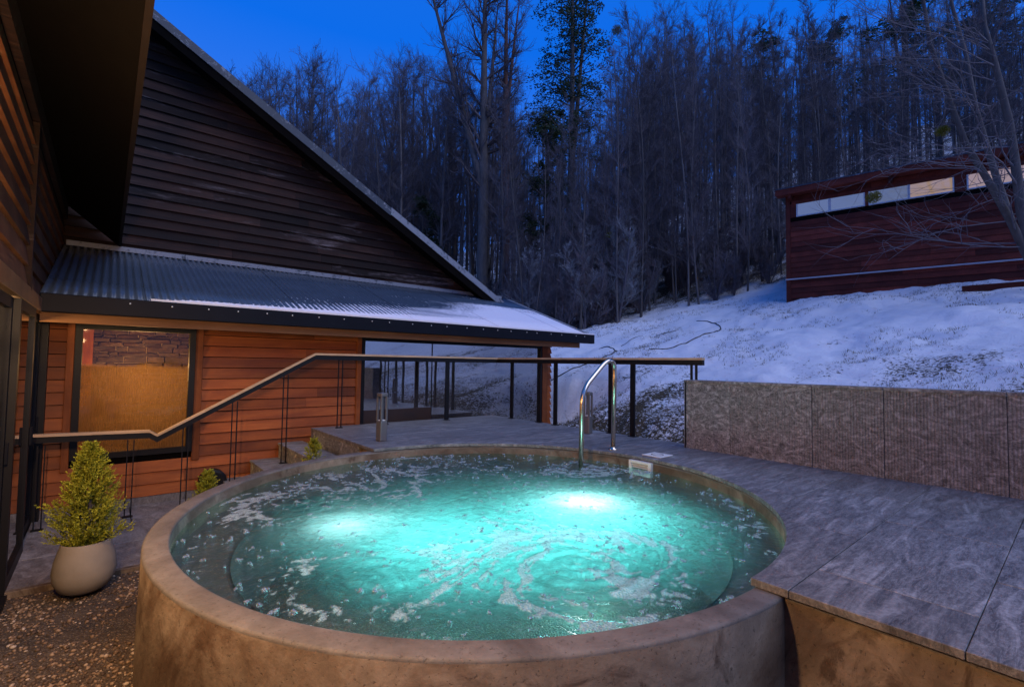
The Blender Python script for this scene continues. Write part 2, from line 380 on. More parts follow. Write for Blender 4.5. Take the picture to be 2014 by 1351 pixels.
# ================================================================ TERRAIN
BX1, FY, GY = 7.05, 7.2, 9.4        # lean-to right corner, facade plane, gable plane
def H(x, y, detail=True):
    x = np.asarray(x, float); y = np.asarray(y, float)
    z = -.15+.29*(x-5.4)+np.maximum(x-18, 0)*.13
    z = z+np.maximum(y-13, 0)*.02
    # hollow beside the lean-to
    dx = np.maximum(np.maximum(5.4-x, x-7.1), 0); dy = np.maximum(FY-y, 0); d = np.hypot(dx, dy)
    w = np.clip(1-d/1.9, 0, 1); w = w*w*(3-2*w)
    z = z*(1-w)+(-.42)*w
    if detail:
        z = z+(fbm(x*.45+3, y*.45)-.5)*.34+(fbm(x*1.9, y*1.9+5, 4)-.5)*.17+(vnoise(x*5, y*5)-.5)*.045
    edge = np.clip((x-5.4)/.8, 0, 1); z = z*edge+(-.17+(vnoise(x*5, y*5)-.5)*.05)*(1-edge)
    inside = (x < 5.38) | ((y > FY+.02) & (x < BX1-.02))
    return np.where(inside, -.9, z)
xs = np.concatenate([np.array([-70, -40, -20, -8, 5.36, 5.385]), np.arange(5.44, 12, .075), np.arange(12, 20, .14), np.arange(20, 60, .8), np.arange(60, 200, 8)])
ys = np.concatenate([np.arange(-120, -10, 10), np.arange(-10, -3, .5), np.arange(-3, 7.1, .09), [7.19, 7.23], np.arange(7.3, 15, .12), np.arange(15, 60, .8), np.arange(60, 200, 8)])
GX, GYY = np.meshgrid(xs, ys, indexing='ij'); Z = H(GX, GYY)
nx, ny = GX.shape; idx = np.arange(nx*ny).reshape(nx, ny)
F = np.stack([idx[:-1, :-1], idx[1:, :-1], idx[1:, 1:], idx[:-1, 1:]], -1).reshape(-1, 4)
ter = struct(fast('snowy_hillside', np.stack([GX, GYY, Z], -1).reshape(-1, 3), F, M_ground, None, True))
def Hs(x, y): return float(H(np.array([x]), np.array([y]))[0])
def ground_px(px, py):
    d = ray(px, py); lo, hi = 6.0, 40.0
    for _ in range(40):
        t = (lo+hi)/2; p = EYE+d*t
        g = -.15+.29*(p.x-5.4)
        if p.z > g: lo = t
        else: hi = t
    p = EYE+d*lo; p.z = Hs(p.x, p.y); return p
# low gravel yard
nX = np.linspace(-3, 5.3, 120); nY = np.linspace(-4, 5.06, 130); gx, gy = np.meshgrid(nX, nY, indexing='ij')
gz = -.81+(fbm(gx*1.2, gy*1.2)-.5)*.07+(fbm(gx*6, gy*6)-.5)*.02
idx = np.arange(gx.size).reshape(gx.shape); F = np.stack([idx[:-1, :-1], idx[1:, :-1], idx[1:, 1:], idx[:-1, 1:]], -1).reshape(-1, 4)
yard = struct(fast('gravel_yard', np.stack([gx, gy, gz], -1).reshape(-1, 3), F, M_gbed, None, True))
def icos():
    bm = bmesh.new(); bmesh.ops.create_icosphere(bm, subdivisions=1, radius=1)
    V = np.array([v.co[:] for v in bm.verts]); F = np.array([[v.index for v in f.verts] for f in bm.faces]); bm.free(); return V, F
IV, IF = icos()
def scatter_blobs(name, pts, sizes, m, squash=(1, .8, .6), jitter=.25):
    n = len(pts); ang = rng.random(n)*6.28; ca, sa = np.cos(ang), np.sin(ang)
    base = IV[None]*(1+(rng.random((n, len(IV), 1))-.5)*jitter)*np.array(squash)*(.7+.6*rng.random((n, 1, 3)))*sizes[:, None, None]
    x = base[..., 0]*ca[:, None]-base[..., 1]*sa[:, None]; y = base[..., 0]*sa[:, None]+base[..., 1]*ca[:, None]
    V = np.stack([x, y, base[..., 2]], -1)+pts[:, None, :]
    F = (IF[None]+(np.arange(n)*len(IV))[:, None, None]).reshape(-1, 3)
    o = fast(name, V.reshape(-1, 3), F, m)
    a = o.data.attributes.new('shade', 'FLOAT', 'POINT'); a.data.foreach_set('value', np.repeat(rng.random(n)**1.6, len(IV)).astype(np.float32))
    return o
n = 15000
px_ = -.6+rng.random(n)*1.6; py_ = 1.6+rng.random(n)*3.45
dens = fbm(px_*2.2, py_*2.2); keep = (np.hypot(px_-2.245, py_-2.924) > 2.09) & (rng.random(n) < np.clip((dens-.36)*5, .12, 1)); px_, py_ = px_[keep], py_[keep]
sz = .004+.012*rng.random(len(px_))**2.2
pz_ = -.812+(fbm(px_*1.2, py_*1.2)-.5)*.07+(fbm(px_*6, py_*6)-.5)*.02+sz*.4
grv = stuff(scatter_blobs('gravel', np.stack([px_, py_, pz_], -1), sz, M_peb))
grv['label'] = 'loose brown gravel between the planter and the tub'
# paved strip beside the lodge
pv = struct(boxes('paved_strip', [(-.54, 2.16, 5.12, 7.17, -.9, -.815)], M_plaster))
yy = [5.12, 5.8, 6.48, 7.17]; offs = [0, .35, .1]
for j in range(3):
    x = -.53-offs[j]
    while x < 2.15:
        a, b = max(x, -.53), min(x+.9, 2.16)
        if b-a > .06: box('paver', (a+.004, b-.004, yy[j]+.004, yy[j+1]-.004, -.815, -.79-.003*random.random()), M_paver, pv, .003, 1)
        x += .9
struct(box('paving_edge', (-.54, 2.0, 5.065, 5.115, -.88, -.787), M_plaster, None, .004))

# ================================================================ HOT TUB
TX, TY, RI, RO, ZR, ZW = 2.245, 2.924, 1.958, 2.078, -.036, -.115
tub = thing('hot_tub', 'round sunken concrete hot tub with tan plaster wall, glowing turquoise', 'hot tub', (TX, TY, -.8))
def rel(o, p):
    o.matrix_parent_inverse = Matrix.Translation(-p.location); return o
wob = lambda t, z: .006*math.sin(3*t+1)*math.sin(2*z)+.004*math.sin(7*t+z*4)
sh = lathe('shell', [(RO, -.85), (RO+.004, -.6), (RO, -.3), (RO-.002, ZR-.012), (RO-.006, ZR-.004), (RO-.016, ZR), (RI+.012, ZR), (RI+.003, ZR-.004), (RI, ZR-.014), (RI, -.20)], M_plaster, tub, 160, (TX, TY, 0), wob); rel(sh, tub)
lg = lathe('ledge', [(RI-.001, -.15), (RI-.004, -.27), (RI-.25, -.275), (RI-.282, -.29), (RI-.287, -.33)], simple('ledge_plaster', (.095, .078, .068), .7, 0, .3, 4, .2), tub, 120, (TX, TY, 0)); rel(lg, tub)
ln = lathe('liner', [(RI-.285, -.28), (RI-.29, -.98), (0.001, -1.0)], M_liner, tub, 120, (TX, TY, 0)); rel(ln, tub)
# water surface with foam attribute
N = 520; g = np.linspace(-RI, RI, N); wx, wy = np.meshgrid(g, g, indexing='ij'); rr = np.hypot(wx, wy)
X = wx+TX; Y = wy+TY
jets = [(1.89, 1.72, .44, 1.2), (1.05, 2.22, .38, .8), (1.12, 3.72, .42, 1.0), (3.2, 4.15, .34, 1.0), (2.45, 4.5, .33, 1.0), (2.85, 2.75, .35, .4), (3.3, 1.7, .3, .5)]
sxw = X.copy(); syw = Y.copy(); ring = np.zeros_like(X); boil = np.zeros_like(X)
for (jx, jy, jr, s) in jets:
    dx, dy = X-jx, Y-jy; d = np.hypot(dx, dy); a = 1.15*s*np.exp(-(d/(jr*1.3))**2)
    ca, sa = np.cos(a), np.sin(a); sxw += (dx*ca-dy*sa-dx); syw += (dx*sa+dy*ca-dy)
    dn = d*(1+.55*(fbm(X*2.6+jx, Y*2.6, 4)-.5)*2)
    ring = np.maximum(ring, s*np.exp(-((dn-jr)/(.17*jr+.03))**2)); boil += s*np.exp(-(d/(jr*.75))**2)
qx = sxw*2.0+1.6*(fbm(sxw*1.6, syw*1.6)-.5); qy = syw*2.0+1.6*(fbm(sxw*1.6+9, syw*1.6+4)-.5)
ridge = 1-np.abs(fbm(qx*1.5, qy*1.5, 5, .6)-.5)*8.5
ridge2 = 1-np.abs(fbm(qx*3.1+7, qy*3.1, 4, .55)-.5)*7.5
lowm = fbm(X*1.0+30, Y*1.0+12, 3)
fine = fbm(X*28, Y*28, 2)
foam = np.clip(ridge, 0, 1)*np.clip((lowm-.40)*3.2, 0, 1)*.8+ring*np.clip(.30+ridge2*.75, 0, 1)*.95*np.clip(.2+2.6*(fbm(X*1.7+50, Y*1.7+jets[0][1], 3)-.32), 0, 1)+np.clip(ridge2, 0, 1)*np.clip((lowm-.5)*3, 0, 1)*.5
foam = foam+(fine-.5)*.95+(fbm(X*70, Y*70, 2)-.5)*.35
foam = np.clip((foam-.40)/.24, 0, 1)
foam *= np.clip((RI-.03-rr)/.05, .0, 1)
rip = (fbm(sxw*5, syw*5, 4, .55)-.5)*.016+(fbm(sxw*13, syw*13, 3)-.5)*.007
calm = np.clip(.35+boil*1.0+.5*np.exp(-((X-2.0)**2+(Y-2.6)**2)/1.2), .35, 1.4)
for (jx, jy, jr, s) in jets:
    d = np.hypot(X-jx, Y-jy); rip += s*.0035*np.cos(d*55+3*fbm(X*3, Y*3, 2))*np.exp(-(d/(jr*1.2))**2)+s*.012*np.exp(-(d/(jr*.5))**2)*fbm(X*9, Y*9, 3)
Zw = ZW+rip*calm+foam*.004
air = np.exp(-(((X-2.1)**2+((Y-2.15)*.92)**2)/2.7)**2)*(.70+.5*fbm(sxw*2.5, syw*2.5, 4))+.45*boil*fbm(sxw*4, syw*4, 3); air = np.clip(air, 0, 1)*np.clip((RI-.10-rr)/.45, 0, 1)*np.clip((X-.42-.35*(fbm(X*2, Y*2, 3)-.5))/.75, .0, 1)*np.clip((4.1-X)/.7, 0, 1)*np.clip((4.85-Y)/.9, 0.1, 1)
idx = np.arange(N*N).reshape(N, N); F = np.stack([idx[:-1, :-1], idx[1:, :-1], idx[1:, 1:], idx[:-1, 1:]], -1).reshape(-1, 4)
cen = rr[:-1, :-1].ravel(); F = F[cen < RI+.004]
used = np.unique(F); remap = -np.ones(N*N, int); remap[used] = np.arange(len(used))
def m_water():
    t = NT('tub_water')
    fo = t.n('Attribute'); fo.attribute_name = 'foam'; ai = t.n('Attribute'); ai.attribute_name = 'air'
    nrm = t.bump(t.noise(15, 6, .66, None, 1.3), .6, .028)
    tr = t.n('BsdfTransparent'); tr.inputs[0].default_value = (.50, .60, .62, 1)
    tl = t.n('BsdfTranslucent'); tl.inputs[0].default_value = (.36, .86, .86, 1)
    t.l(t.bump(t.noise(9, 6, .68, None, 1.6), 1.0, .22), tl.inputs['Normal'])
    body = t.n('MixShader'); t.l(t.math('MULTIPLY_ADD', t.math('MULTIPLY', ai.outputs['Fac'], t.ramp(t.noise(5, 7, .72, None, 2.2), [(.3, .55), (.68, 1.12)])), .84, .035, clamp=True), body.inputs[0])
    t.l(tr.outputs[0], body.inputs[1]); t.l(tl.outputs[0], body.inputs[2])
    # foam: bubbly white film lit from above and below
    v = t.n('TexVoronoi'); t.l(t.obj, v.inputs['Vector']); v.inputs['Scale'].default_value = 110
    fd = t.n('BsdfDiffuse'); fd.inputs[0].default_value = (.74, .82, .88, 1); ft = t.n('BsdfTranslucent'); ft.inputs[0].default_value = (.60, .80, .86, 1)
    t.l(t.bump(v.outputs['Distance'], 1.0, .02), fd.inputs['Normal'])
    fm = t.n('MixShader'); fm.inputs[0].default_value = .42; t.l(fd.outputs[0], fm.inputs[1]); t.l(ft.outputs[0], fm.inputs[2])
    hol = t.ramp(v.outputs['Distance'], [(.12, .25), (.5, 1.0)])
    b2 = t.n('MixShader'); t.l(t.math('MULTIPLY', fo.outputs['Fac'], hol), b2.inputs[0]); t.l(body.outputs[0], b2.inputs[1]); t.l(fm.outputs[0], b2.inputs[2])
    gl = t.n('BsdfGlossy'); gl.inputs['Roughness'].default_value = .04; t.l(nrm, gl.inputs['Normal'])
    fr = t.n('Fresnel'); fr.inputs[0].default_value = 1.33; t.l(nrm, fr.inputs['Normal'])
    geo = t.n('NewGeometry'); front = t.math('SUBTRACT', 1.0, geo.outputs['Backfacing'])
    mx = t.n('MixShader'); t.l(t.math('MULTIPLY', t.math('MULTIPLY', fr.outputs[0], 1.25, clamp=True), front), mx.inputs[0]); t.l(b2.outputs[0], mx.inputs[1]); t.l(gl.outputs[0], mx.inputs[2])
    return t.end(mx.outputs[0])
water = struct(fast('tub_water', np.stack([X, Y, Zw], -1).reshape(-1, 3)[used], remap[F], m_water(), None, True))
for nm, arr in (('foam', foam), ('air', air)):
    a = water.data.attributes.new(nm, 'FLOAT', 'POINT'); a.data.foreach_set('value', arr.reshape(-1)[used].astype(np.float32))
# bubbles
def m_bubble():
    t = NT('bubble_film'); tr = t.n('BsdfTransparent'); tr.inputs[0].default_value = (.9, .97, .97, 1)
    g = t.n('BsdfGlossy'); g.inputs['Roughness'].default_value = .02; d = t.n('BsdfDiffuse'); d.inputs[0].default_value = (.8, .85, .9, 1)
    lw = t.n('LayerWeight'); lw.inputs[0].default_value = .55
    a = t.n('MixShader'); a.inputs[0].default_value = .22; t.l(g.outputs[0], a.inputs[1]); t.l(d.outputs[0], a.inputs[2])
    mx = t.n('MixShader'); t.l(t.math('MULTIPLY_ADD', lw.outputs['Facing'], .75, .12, clamp=True), mx.inputs[0]); t.l(tr.outputs[0], mx.inputs[1]); t.l(a.outputs[0], mx.inputs[2])
    return t.end(mx.outputs[0])
bp, bs = [], []
for k in range(760):
    r = RI*math.sqrt(random.random())*.985; a = random.random()*6.283
    x, y = TX+r*math.cos(a), TY+r*math.sin(a)
    if r < 1.0 and random.random() < .35: continue
    for q in range(random.choice((1, 1, 2, 3, 4, 6, 9))):
        s = random.uniform(.003, .010); bp.append((x+random.gauss(0, .010), y+random.gauss(0, .010), ZW+.002)); bs.append(s)
ii = np.argwhere((foam > .25) & (foam < .95)); sel = rng.choice(len(ii), 6000, replace=False)
for i, j in ii[sel]:
    bp.append((X[i, j], Y[i, j], Zw[i, j])); bs.append(random.uniform(.002, .0055))
bub = stuff(scatter_blobs('bubbles', np.array(bp), np.array(bs), m_bubble(), (1, 1, 1), .02))
bub.data.polygons.foreach_set('use_smooth', [True]*len(bub.data.polygons))
bub['label'] = 'clusters of clear bubbles floating on the tub water'
# underwater lamps
for i, (x, y, e_, lab) in enumerate(((1.22, 3.08, 44, 'underwater lamp glowing white on the planter side of the tub'), (2.86, 2.50, 62, 'brighter underwater lamp glowing white on the handrail side of the tub'))):
    ul = thing('underwater_lamp', lab, 'lamp', (x, y, -1.0), 'lamps under the tub water')
    a = lathe('housing', [(.001, .0), (.11, .0), (.11, .03), (.085, .036)], M_liner, ul, 24)
    b = lathe('lens', [(.083, .033), (.05, .045), (.001, .05)], M_ulight, ul, 24)
    ld = bpy.data.lights.new('tub_light', 'POINT'); ld.energy = e_*1.05; ld.color = (.22, .84, .82); ld.shadow_soft_size = .3
    lo = bpy.data.objects.new('tub_light', ld); C.objects.link(lo); lo.location = (x*.62+2.1*.38, y*.5+1.95*.5, -.60)
    ld = bpy.data.lights.new('tub_hot_light', 'POINT'); ld.energy = e_*.27; ld.color = (1, .98, .96); ld.shadow_soft_size = .05
    lo = bpy.data.objects.new('tub_hot_light', ld); C.objects.link(lo); lo.location = (x, y, -.27)
# skimmer on the tub wall
sk = thing('skimmer', 'white louvred skimmer inlet on tub wall under the deck edge', 'skimmer', (TX+RI-.02, TY, -.05))
fx = TX+RI-.03
for nm, b in (('frame', None),):
    o = boxes('frame', [(fx-.02, fx+.03, TY-.13, TY+.13, -.062, -.040), (fx-.02, fx+.03, TY-.13, TY+.13, -.18, -.155), (fx-.02, fx+.03, TY-.13, TY-.098, -.155, -.062), (fx-.02, fx+.03, TY+.098, TY+.13, -.155, -.062)], M_white, sk); rel(o, sk)
for k in range(4):
    z = -.145+.023*k; o = mk('louvre', [(fx-.012, TY-.098, z-.008), (fx+.02, TY-.098, z+.006), (fx+.02, TY+.098, z+.006), (fx-.012, TY+.098, z-.008), (fx-.012, TY-.098, z-.004), (fx+.02, TY-.098, z+.010), (fx+.02, TY+.098, z+.010), (fx-.012, TY+.098, z-.004)], [(0, 1, 2, 3), (7, 6, 5, 4), (0, 3, 7, 4), (1, 5, 6, 2), (0, 4, 5, 1), (2, 6, 7, 3)], M_white, sk); rel(o, sk)

# ================================================================ DECK
DX0, DX1 = 2.205, 5.36
deck = struct(boxes('deck', [(2.232, 2.33, -3, .86, -.86, -.034), (2.232, 2.33, 4.94, 5.3, -.86, -.034), (5.2, 5.33, -3, 6.9, -.86, -.034), (2.3, 5.2, 6.8, 6.9, -.86, -.034), (2.3, 5.2, .7, .8, -.86, -.034)], M_plaster))
cut_me = bpy.data.meshes.new('cutter'); bm = bmesh.new(); bmesh.ops.create_cone(bm, cap_ends=True, segments=160, radius1=RI-.006, radius2=RI-.006, depth=1); bm.to_mesh(cut_me); bm.free()
cutter = bpy.data.objects.new('cutter', cut_me); C.objects.link(cutter); cutter.location = (TX, TY, 0)
rows = [-3, -2.42, -1.88, -1.34, -.80, -.26, .28, .82, 1.36, 1.90, 2.44, 2.98, 3.52, 4.06, 4.60, 5.14, 5.68, 6.22, 6.92]
slabs = []
for j in range(len(rows)-1):
    x = DX0-(1.13*((j*.42+.16) % 1))-.02
    while x < DX1:
        a, b = max(x, DX0), min(x+1.13, DX1)
        if b-a > .05:
            dmax = max(math.hypot(px-TX, py-TY) for px in (a, b) for py in (rows[j], rows[j+1]))
            if dmax > RI-.02:
                g_ = .0015; dz = random.uniform(-.0012, .0012)
                o = box('slab', (a+g_ if a > DX0 else a, b-g_, rows[j]+g_, rows[j+1]-g_, -.032, dz), M_slab, deck)
                cx, cy = max(a, min(b, TX)), max(rows[j], min(rows[j+1], TY))
                if math.hypot(cx-TX, cy-TY) < RI-.02:
                    md = o.modifiers.new('cut', 'BOOLEAN'); md.object = cutter; md.operation = 'DIFFERENCE'; md.solver = 'EXACT'
                slabs.append(o)
        x += 1.13
dg = bpy.context.evaluated_depsgraph_get()
for o in slabs:
    if o.modifiers:
        me = bpy.data.meshes.new_from_object(o.evaluated_get(dg)); o.modifiers.clear(); o.data = me
        if not me.materials: me.materials.append(M_slab)
    md = o.modifiers.new('bevel', 'BEVEL'); md.width = .0025; md.segments = 1; md.limit_method = 'ANGLE'; md.angle_limit = R(60)
bpy.data.objects.remove(cutter)
# granite cheek of the deck by the steps
for a, b in ((5.3, 5.84), (5.846, 6.38), (6.386, 6.92)):
    box('cheek_panel', (2.21, 2.24, a, b, -.86, -.034), M_granite, deck, .002, 1)
# steps
st = thing('stone_steps', 'three grey stone steps rising from paving to the deck', 'steps', (1.6, 6.4, -.8))
for k, (x0, z) in enumerate(((1.86, -.205), (1.52, -.40), (1.20, -.60))):
    o = box('step', (x0, 2.172 if k == 0 else (1.86, 1.52)[k-1]-.002, 5.55, 7.155, -.85, z-.03), M_granite, st); rel(o, st)
    o = box('tread', (x0-.015, 2.17 if k == 0 else (1.86, 1.52)[k-1]-.003, 5.54, 7.155, z-.028, z), M_slab, st, .003, 1); rel(o, st)
# granite parapet
wl = thing('granite_wall', 'low parapet wall clad in swirled fluted granite panels', 'wall', (5.2, 0, 0))
o = box('core', (5.135, 5.26, -2.55, 2.965, -.02, .735), M_plaster, wl); rel(o, wl)
js = [2.99, 2.46, 1.68, 1.13, .39, -.16, -.94, -1.7, -2.55]
for k in range(len(js)-1):
    y1, y0 = js[k]-.002, js[k+1]+.002; V, F2 = [], []; pitch = .0215
    nn = int((y1-y0)/pitch); p = (y1-y0)/nn; depth = .004
    prof = []
    for i in range(nn):
        a = y0+i*p; prof += [(a+.0*p, 5.105), (a+.62*p, 5.105), (a+.70*p, 5.105+depth), (a+.92*p, 5.105+depth)]
    prof.append((y1, 5.105))
    for (y, x) in prof: V += [(x, y, .0), (x, y, .742)]
    for i in range(len(prof)-1): F2.append((2*i, 2*i+1, 2*i+3, 2*i+2))
    L0 = len(V); V += [(5.134, y0, 0), (5.134, y0, .742), (5.134, y1, 0), (5.134, y1, .742)]
    F2 += [(0, L0, L0+1, 1), (2*len(prof)-2, 2*len(prof)-1, L0+3, L0+2)]
    o = mk('panel', V, F2, M_granite, wl); rel(o, wl)
    o = box('coping', (5.095, 5.28, y0, y1, .7425, .770), M_granite, wl, .003, 1); rel(o, wl)
o = box('end_panel', (5.105, 5.27, 2.966, 2.99, -.02, .742), M_granite, wl); rel(o, wl)

# ================================================================ LODGE (gable + lean-to)
lodge = thing('lodge', 'cedar clad lodge with dark gable and snowy corrugated lean-to roof', 'building')
def board_x(y, x0, x1, z0, h, m, parent, t=.022, name='board'):       # lap siding on a wall facing -y
    return prism(name, [(x0, y-t-.006, z0), (x1, y-t-.006, z0), (x1, y, z0), (x0, y, z0), (x0, y-.006, z0+h), (x1, y-.006, z0+h), (x1, y, z0+h), (x0, y, z0+h)], m, parent)
def split(x0, x1, lo=1.1, hi=2.6):
    xs_ = [x0]; 
    while xs_[-1] < x1: xs_.append(xs_[-1]+random.uniform(lo, hi))
    xs_[-1] = x1
    if len(xs_) > 2 and xs_[-1]-xs_[-2] < .4: xs_.pop(-2)
    return list(zip(xs_[:-1], xs_[1:]))
# substrate walls
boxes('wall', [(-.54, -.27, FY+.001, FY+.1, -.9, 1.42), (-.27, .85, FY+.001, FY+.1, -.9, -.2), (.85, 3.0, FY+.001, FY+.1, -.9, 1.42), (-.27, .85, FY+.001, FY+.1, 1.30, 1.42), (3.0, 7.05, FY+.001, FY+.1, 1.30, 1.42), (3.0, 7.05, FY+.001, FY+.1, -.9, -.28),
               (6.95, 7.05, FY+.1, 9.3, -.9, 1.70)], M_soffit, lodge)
BH = .138; z = -.70
while z < 1.30:
    h = BH-.009
    segs = []
    if z > -.34 and z < 1.27: segs += [(-.53, -.335), (.935, 2.93)]
    else: segs += [(-.53, 2.93)]
    for a, b in segs:
        for (c, d) in (split(a, b) if b-a > .5 else [(a, b)]): board_x(FY, c+.001, d-.001, z, h, M_cedar, lodge)
    if z < -.41:
        for (c, d) in split(2.93, 7.0): board_x(FY, c+.001, d-.001, z, h, M_cedar, lodge)
    z += BH
struct_lodge_base = box('plinth', (-.53, 2.16, FY-.035, FY, -.86, -.705), M_paver, lodge)
# trims, corner post
for b in ((-.335, -.27, FY-.04, FY, -.33, 1.30), (.855, .935, FY-.04, FY, -.33, 1.30), (2.93, 3.0, FY-.045, FY, -.70, 1.32), (6.83, 6.97, FY-.05, FY+.04, -.7, 1.32)):
    box('trim', b, M_trim, lodge, .003, 1)
# side wall boards of the lean-to seen edge on
z = -.7
while z < 1.3:
    mk('side_board', [(6.972, FY-.03, z), (7.105, FY-.03, z), (7.105, 9.3, z), (6.972, 9.3, z), (6.972, FY-.03, z+.13), (7.06, FY-.03, z+.13), (7.06, 9.3, z+.13), (6.972, 9.3, z+.13)], BF, M_cedar, lodge); z += .132
# windows
def frame(name, x0, x1, z0, z1, w, y0, y1, m, parent):
    return boxes(name, [(x0, x1, y0, y1, z1-w, z1), (x0, x1, y0, y1, z0, z0+w), (x0, x0+w, y0, y1, z0+w, z1-w), (x1-w, x1, y0, y1, z0+w, z1-w)], m, parent)
w1 = frame('window', -.268, .853, -.215, 1.30, .062, FY-.05, FY+.06, M_black, lodge)
box('pane', (-.206, .791, FY+.005, FY+.012, -.153, 1.238), M_fogw, w1)
w2 = frame('window', 3.002, 6.828, -.27, 1.30, .055, FY-.04, FY+.06, M_black, lodge)
for k, (a, b) in enumerate(((3.057, 4.26), (4.276, 6.773))):
    box('pane', (a, b, FY+.005+.004*k, FY+.012+.004*k, -.215, 1.245), M_fogb, w2)
box('low_panel', (3.06, 4.26, FY-.012, FY+.03, -.21, .17), simple('brown_panel', (.035, .018, .010), .5), w2)
box('mullion', (4.262, 4.274, FY-.004, FY+.03, -.215, 1.245), M_black, w2)
# interior
boxes('room', [(-.5, 6.95, 9.2, 9.3, -.9, 1.9), (-.5, 6.95, 7.31, 9.2, -.5, -.45), (2.9, 2.98, 7.31, 9.2, -.45, 1.49), (-.53, -.5, 7.31, 9.2, -.9, 1.49), (-.5, 6.95, 7.31, 9.2, 1.5, 1.53)], M_wall_in, lodge)
z = -.45; 
while z < 1.5:
    hh = random.uniform(.05, .12); x = -.5
    while x < 2.9:
        ww = random.uniform(.10, .36); d = random.uniform(.01, .10); x1 = min(x+ww, 2.9); j = lambda: random.uniform(-.012, .012)
        V = [(x+.006, 9.19-d+j(), z+.006+j()), (x1-.006, 9.19-d+j(), z+.006+j()), (x1-.006, 9.2, z+.006), (x+.006, 9.2, z+.006), (x+.012, 9.19-d+j(), z+hh-.006+j()), (x1-.012, 9.19-d+j(), z+hh-.006+j()), (x1-.006, 9.2, z+hh-.006), (x+.006, 9.2, z+hh-.006)]
        mk('stone', V, BF, M_stonew, lodge); x = x1
    z += hh
box('post', (-.30, -.14, 8.6, 8.72, -.45, 1.5), M_trim, lodge)
ld = bpy.data.lights.new('room_light', 'POINT'); ld.energy = 50; ld.color = (1, .55, .22); ld.shadow_soft_size = .12
lo = bpy.data.objects.new('room_light', ld); C.objects.link(lo); lo.location = (.35, 7.95, .72)
# lean-to roof: corrugated sheets  z = 1.54 + .37 (y-6.68)
RZ = lambda y: 1.555+.365*(y-6.68)
per = .0766; wdt = per*11
x = -.53; k = 0
while x < 7.62:
    x1 = min(x+wdt, 7.66); nn = int(round((x1-x)/per*8)); xsn = np.linspace(x, x1, nn+1); ysn = np.linspace(6.64, 9.42, 5)
    A, B = np.meshgrid(xsn, ysn, indexing='ij'); Zz = RZ(B)+.011*np.sin(A*2*PI/per)+.003*(k % 2)
    ix = np.arange(A.size).reshape(A.shape); F = np.stack([ix[:-1, :-1], ix[1:, :-1], ix[1:, 1:], ix[:-1, 1:]], -1).reshape(-1, 4)
    o = fast('roof_sheet', np.stack([A, B, Zz], -1).reshape(-1, 3), F, M_roof, lodge, True)
    sd_ = o.modifiers.new('solid', 'SOLIDIFY'); sd_.thickness = .003; sd_.offset = -1
    x = x1-.001; k += 1
box('wall_flashing', (-.5, 7.45, GY-.10, GY-.02, RZ(GY)-.03, RZ(GY)+.045), M_flash2, lodge, .004)
prism('edge_flashing', [(7.60, 6.63, RZ(6.63)-.03), (7.70, 6.63, RZ(6.63)-.03), (7.70, 9.3, RZ(9.3)-.03), (7.60, 9.3, RZ(9.3)-.03), (7.60, 6.63, RZ(6.63)+.028), (7.70, 6.63, RZ(6.63)+.028), (7.70, 9.3, RZ(9.3)+.028), (7.60, 9.3, RZ(9.3)+.028)], M_flash2, lodge)
gt = box('gutter', (-.52, 7.74, 6.56, 6.66, 1.365, 1.55), M_gutter, lodge, .008)
sn = boxes('gutter_snow', [(.35, 7.73, 6.568, 6.70, 1.546, 1.572)], simple('snow_cap', (.78, .75, .76), .8, 0, .1, 12, .6), lodge)
for x in list(np.arange(.2, 7.5, .33)):
    x += random.uniform(-.05, .05)
    bm = bmesh.new(); bmesh.ops.create_icosphere(bm, subdivisions=1, radius=.009, matrix=Matrix.Translation((x, 6.553, 1.50))); me = bpy.data.meshes.new('gutter_glint'); bm.to_mesh(me); bm.free(); me.materials.append(M_white)  # white beads added to stand in for light glints along the gutter
    o = bpy.data.objects.new('gutter_glint', me); C.objects.link(o); o.parent = gt
box('fascia', (-.52, 7.40, 6.665, 6.70, 1.27, 1.50), M_fasc, lodge)
for k, (a, b) in enumerate(((6.70, 6.82), (6.823, 6.95), (6.953, 7.08), (7.083, 7.19))):
    box('soffit_board', (-.52, 7.40, a, b, 1.335+.004*k, 1.36+.004*k), M_fasc, lodge)
# gable wall
RK = lambda x: .92+5.20-.5535*(x-.462)          # rake fascia top at y=9.0
bk = box('gable_wall', (-.55, 7.9, GY+.001, GY+.1, 1.9, 2.2), M_soffit, lodge)
mk('gable_backing', [(-.6, GY+.002, 1.8), (7.9, GY+.002, 1.8), (7.9, GY+.002, RK(7.9)), (-.6, GY+.002, RK(-.6))], [(0, 1, 2, 3)], M_soffit, lodge)
z = RZ(GY)-.05; GB = .156
while z < RK(-.55):
    xe = min((.462+(6.18-(z+GB)-.02)/.5535)+.15, 7.9)
    if xe > -.3:
        for (a, b) in split(-.55, xe, 1.6, 3.8): board_x(GY, a+.0015, b-.0015, z, GB-.002, M_dark, lodge, .036)
    z += GB
def rake(name, ya, yb, z0, z1, xa, xb, m):
    return prism(name, [(xa, ya, RK(xa)+z0), (xb, ya, RK(xb)+z0), (xb, yb, RK(xb)+z0), (xa, yb, RK(xa)+z0), (xa, ya, RK(xa)+z1), (xb, ya, RK(xb)+z1), (xb, yb, RK(xb)+z1), (xa, yb, RK(xa)+z1)], m, lodge)
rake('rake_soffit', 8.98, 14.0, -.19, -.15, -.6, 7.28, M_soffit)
rake('rake_board', 8.955, 8.978, -.30, -.10, -.6, 7.24, M_soffit)
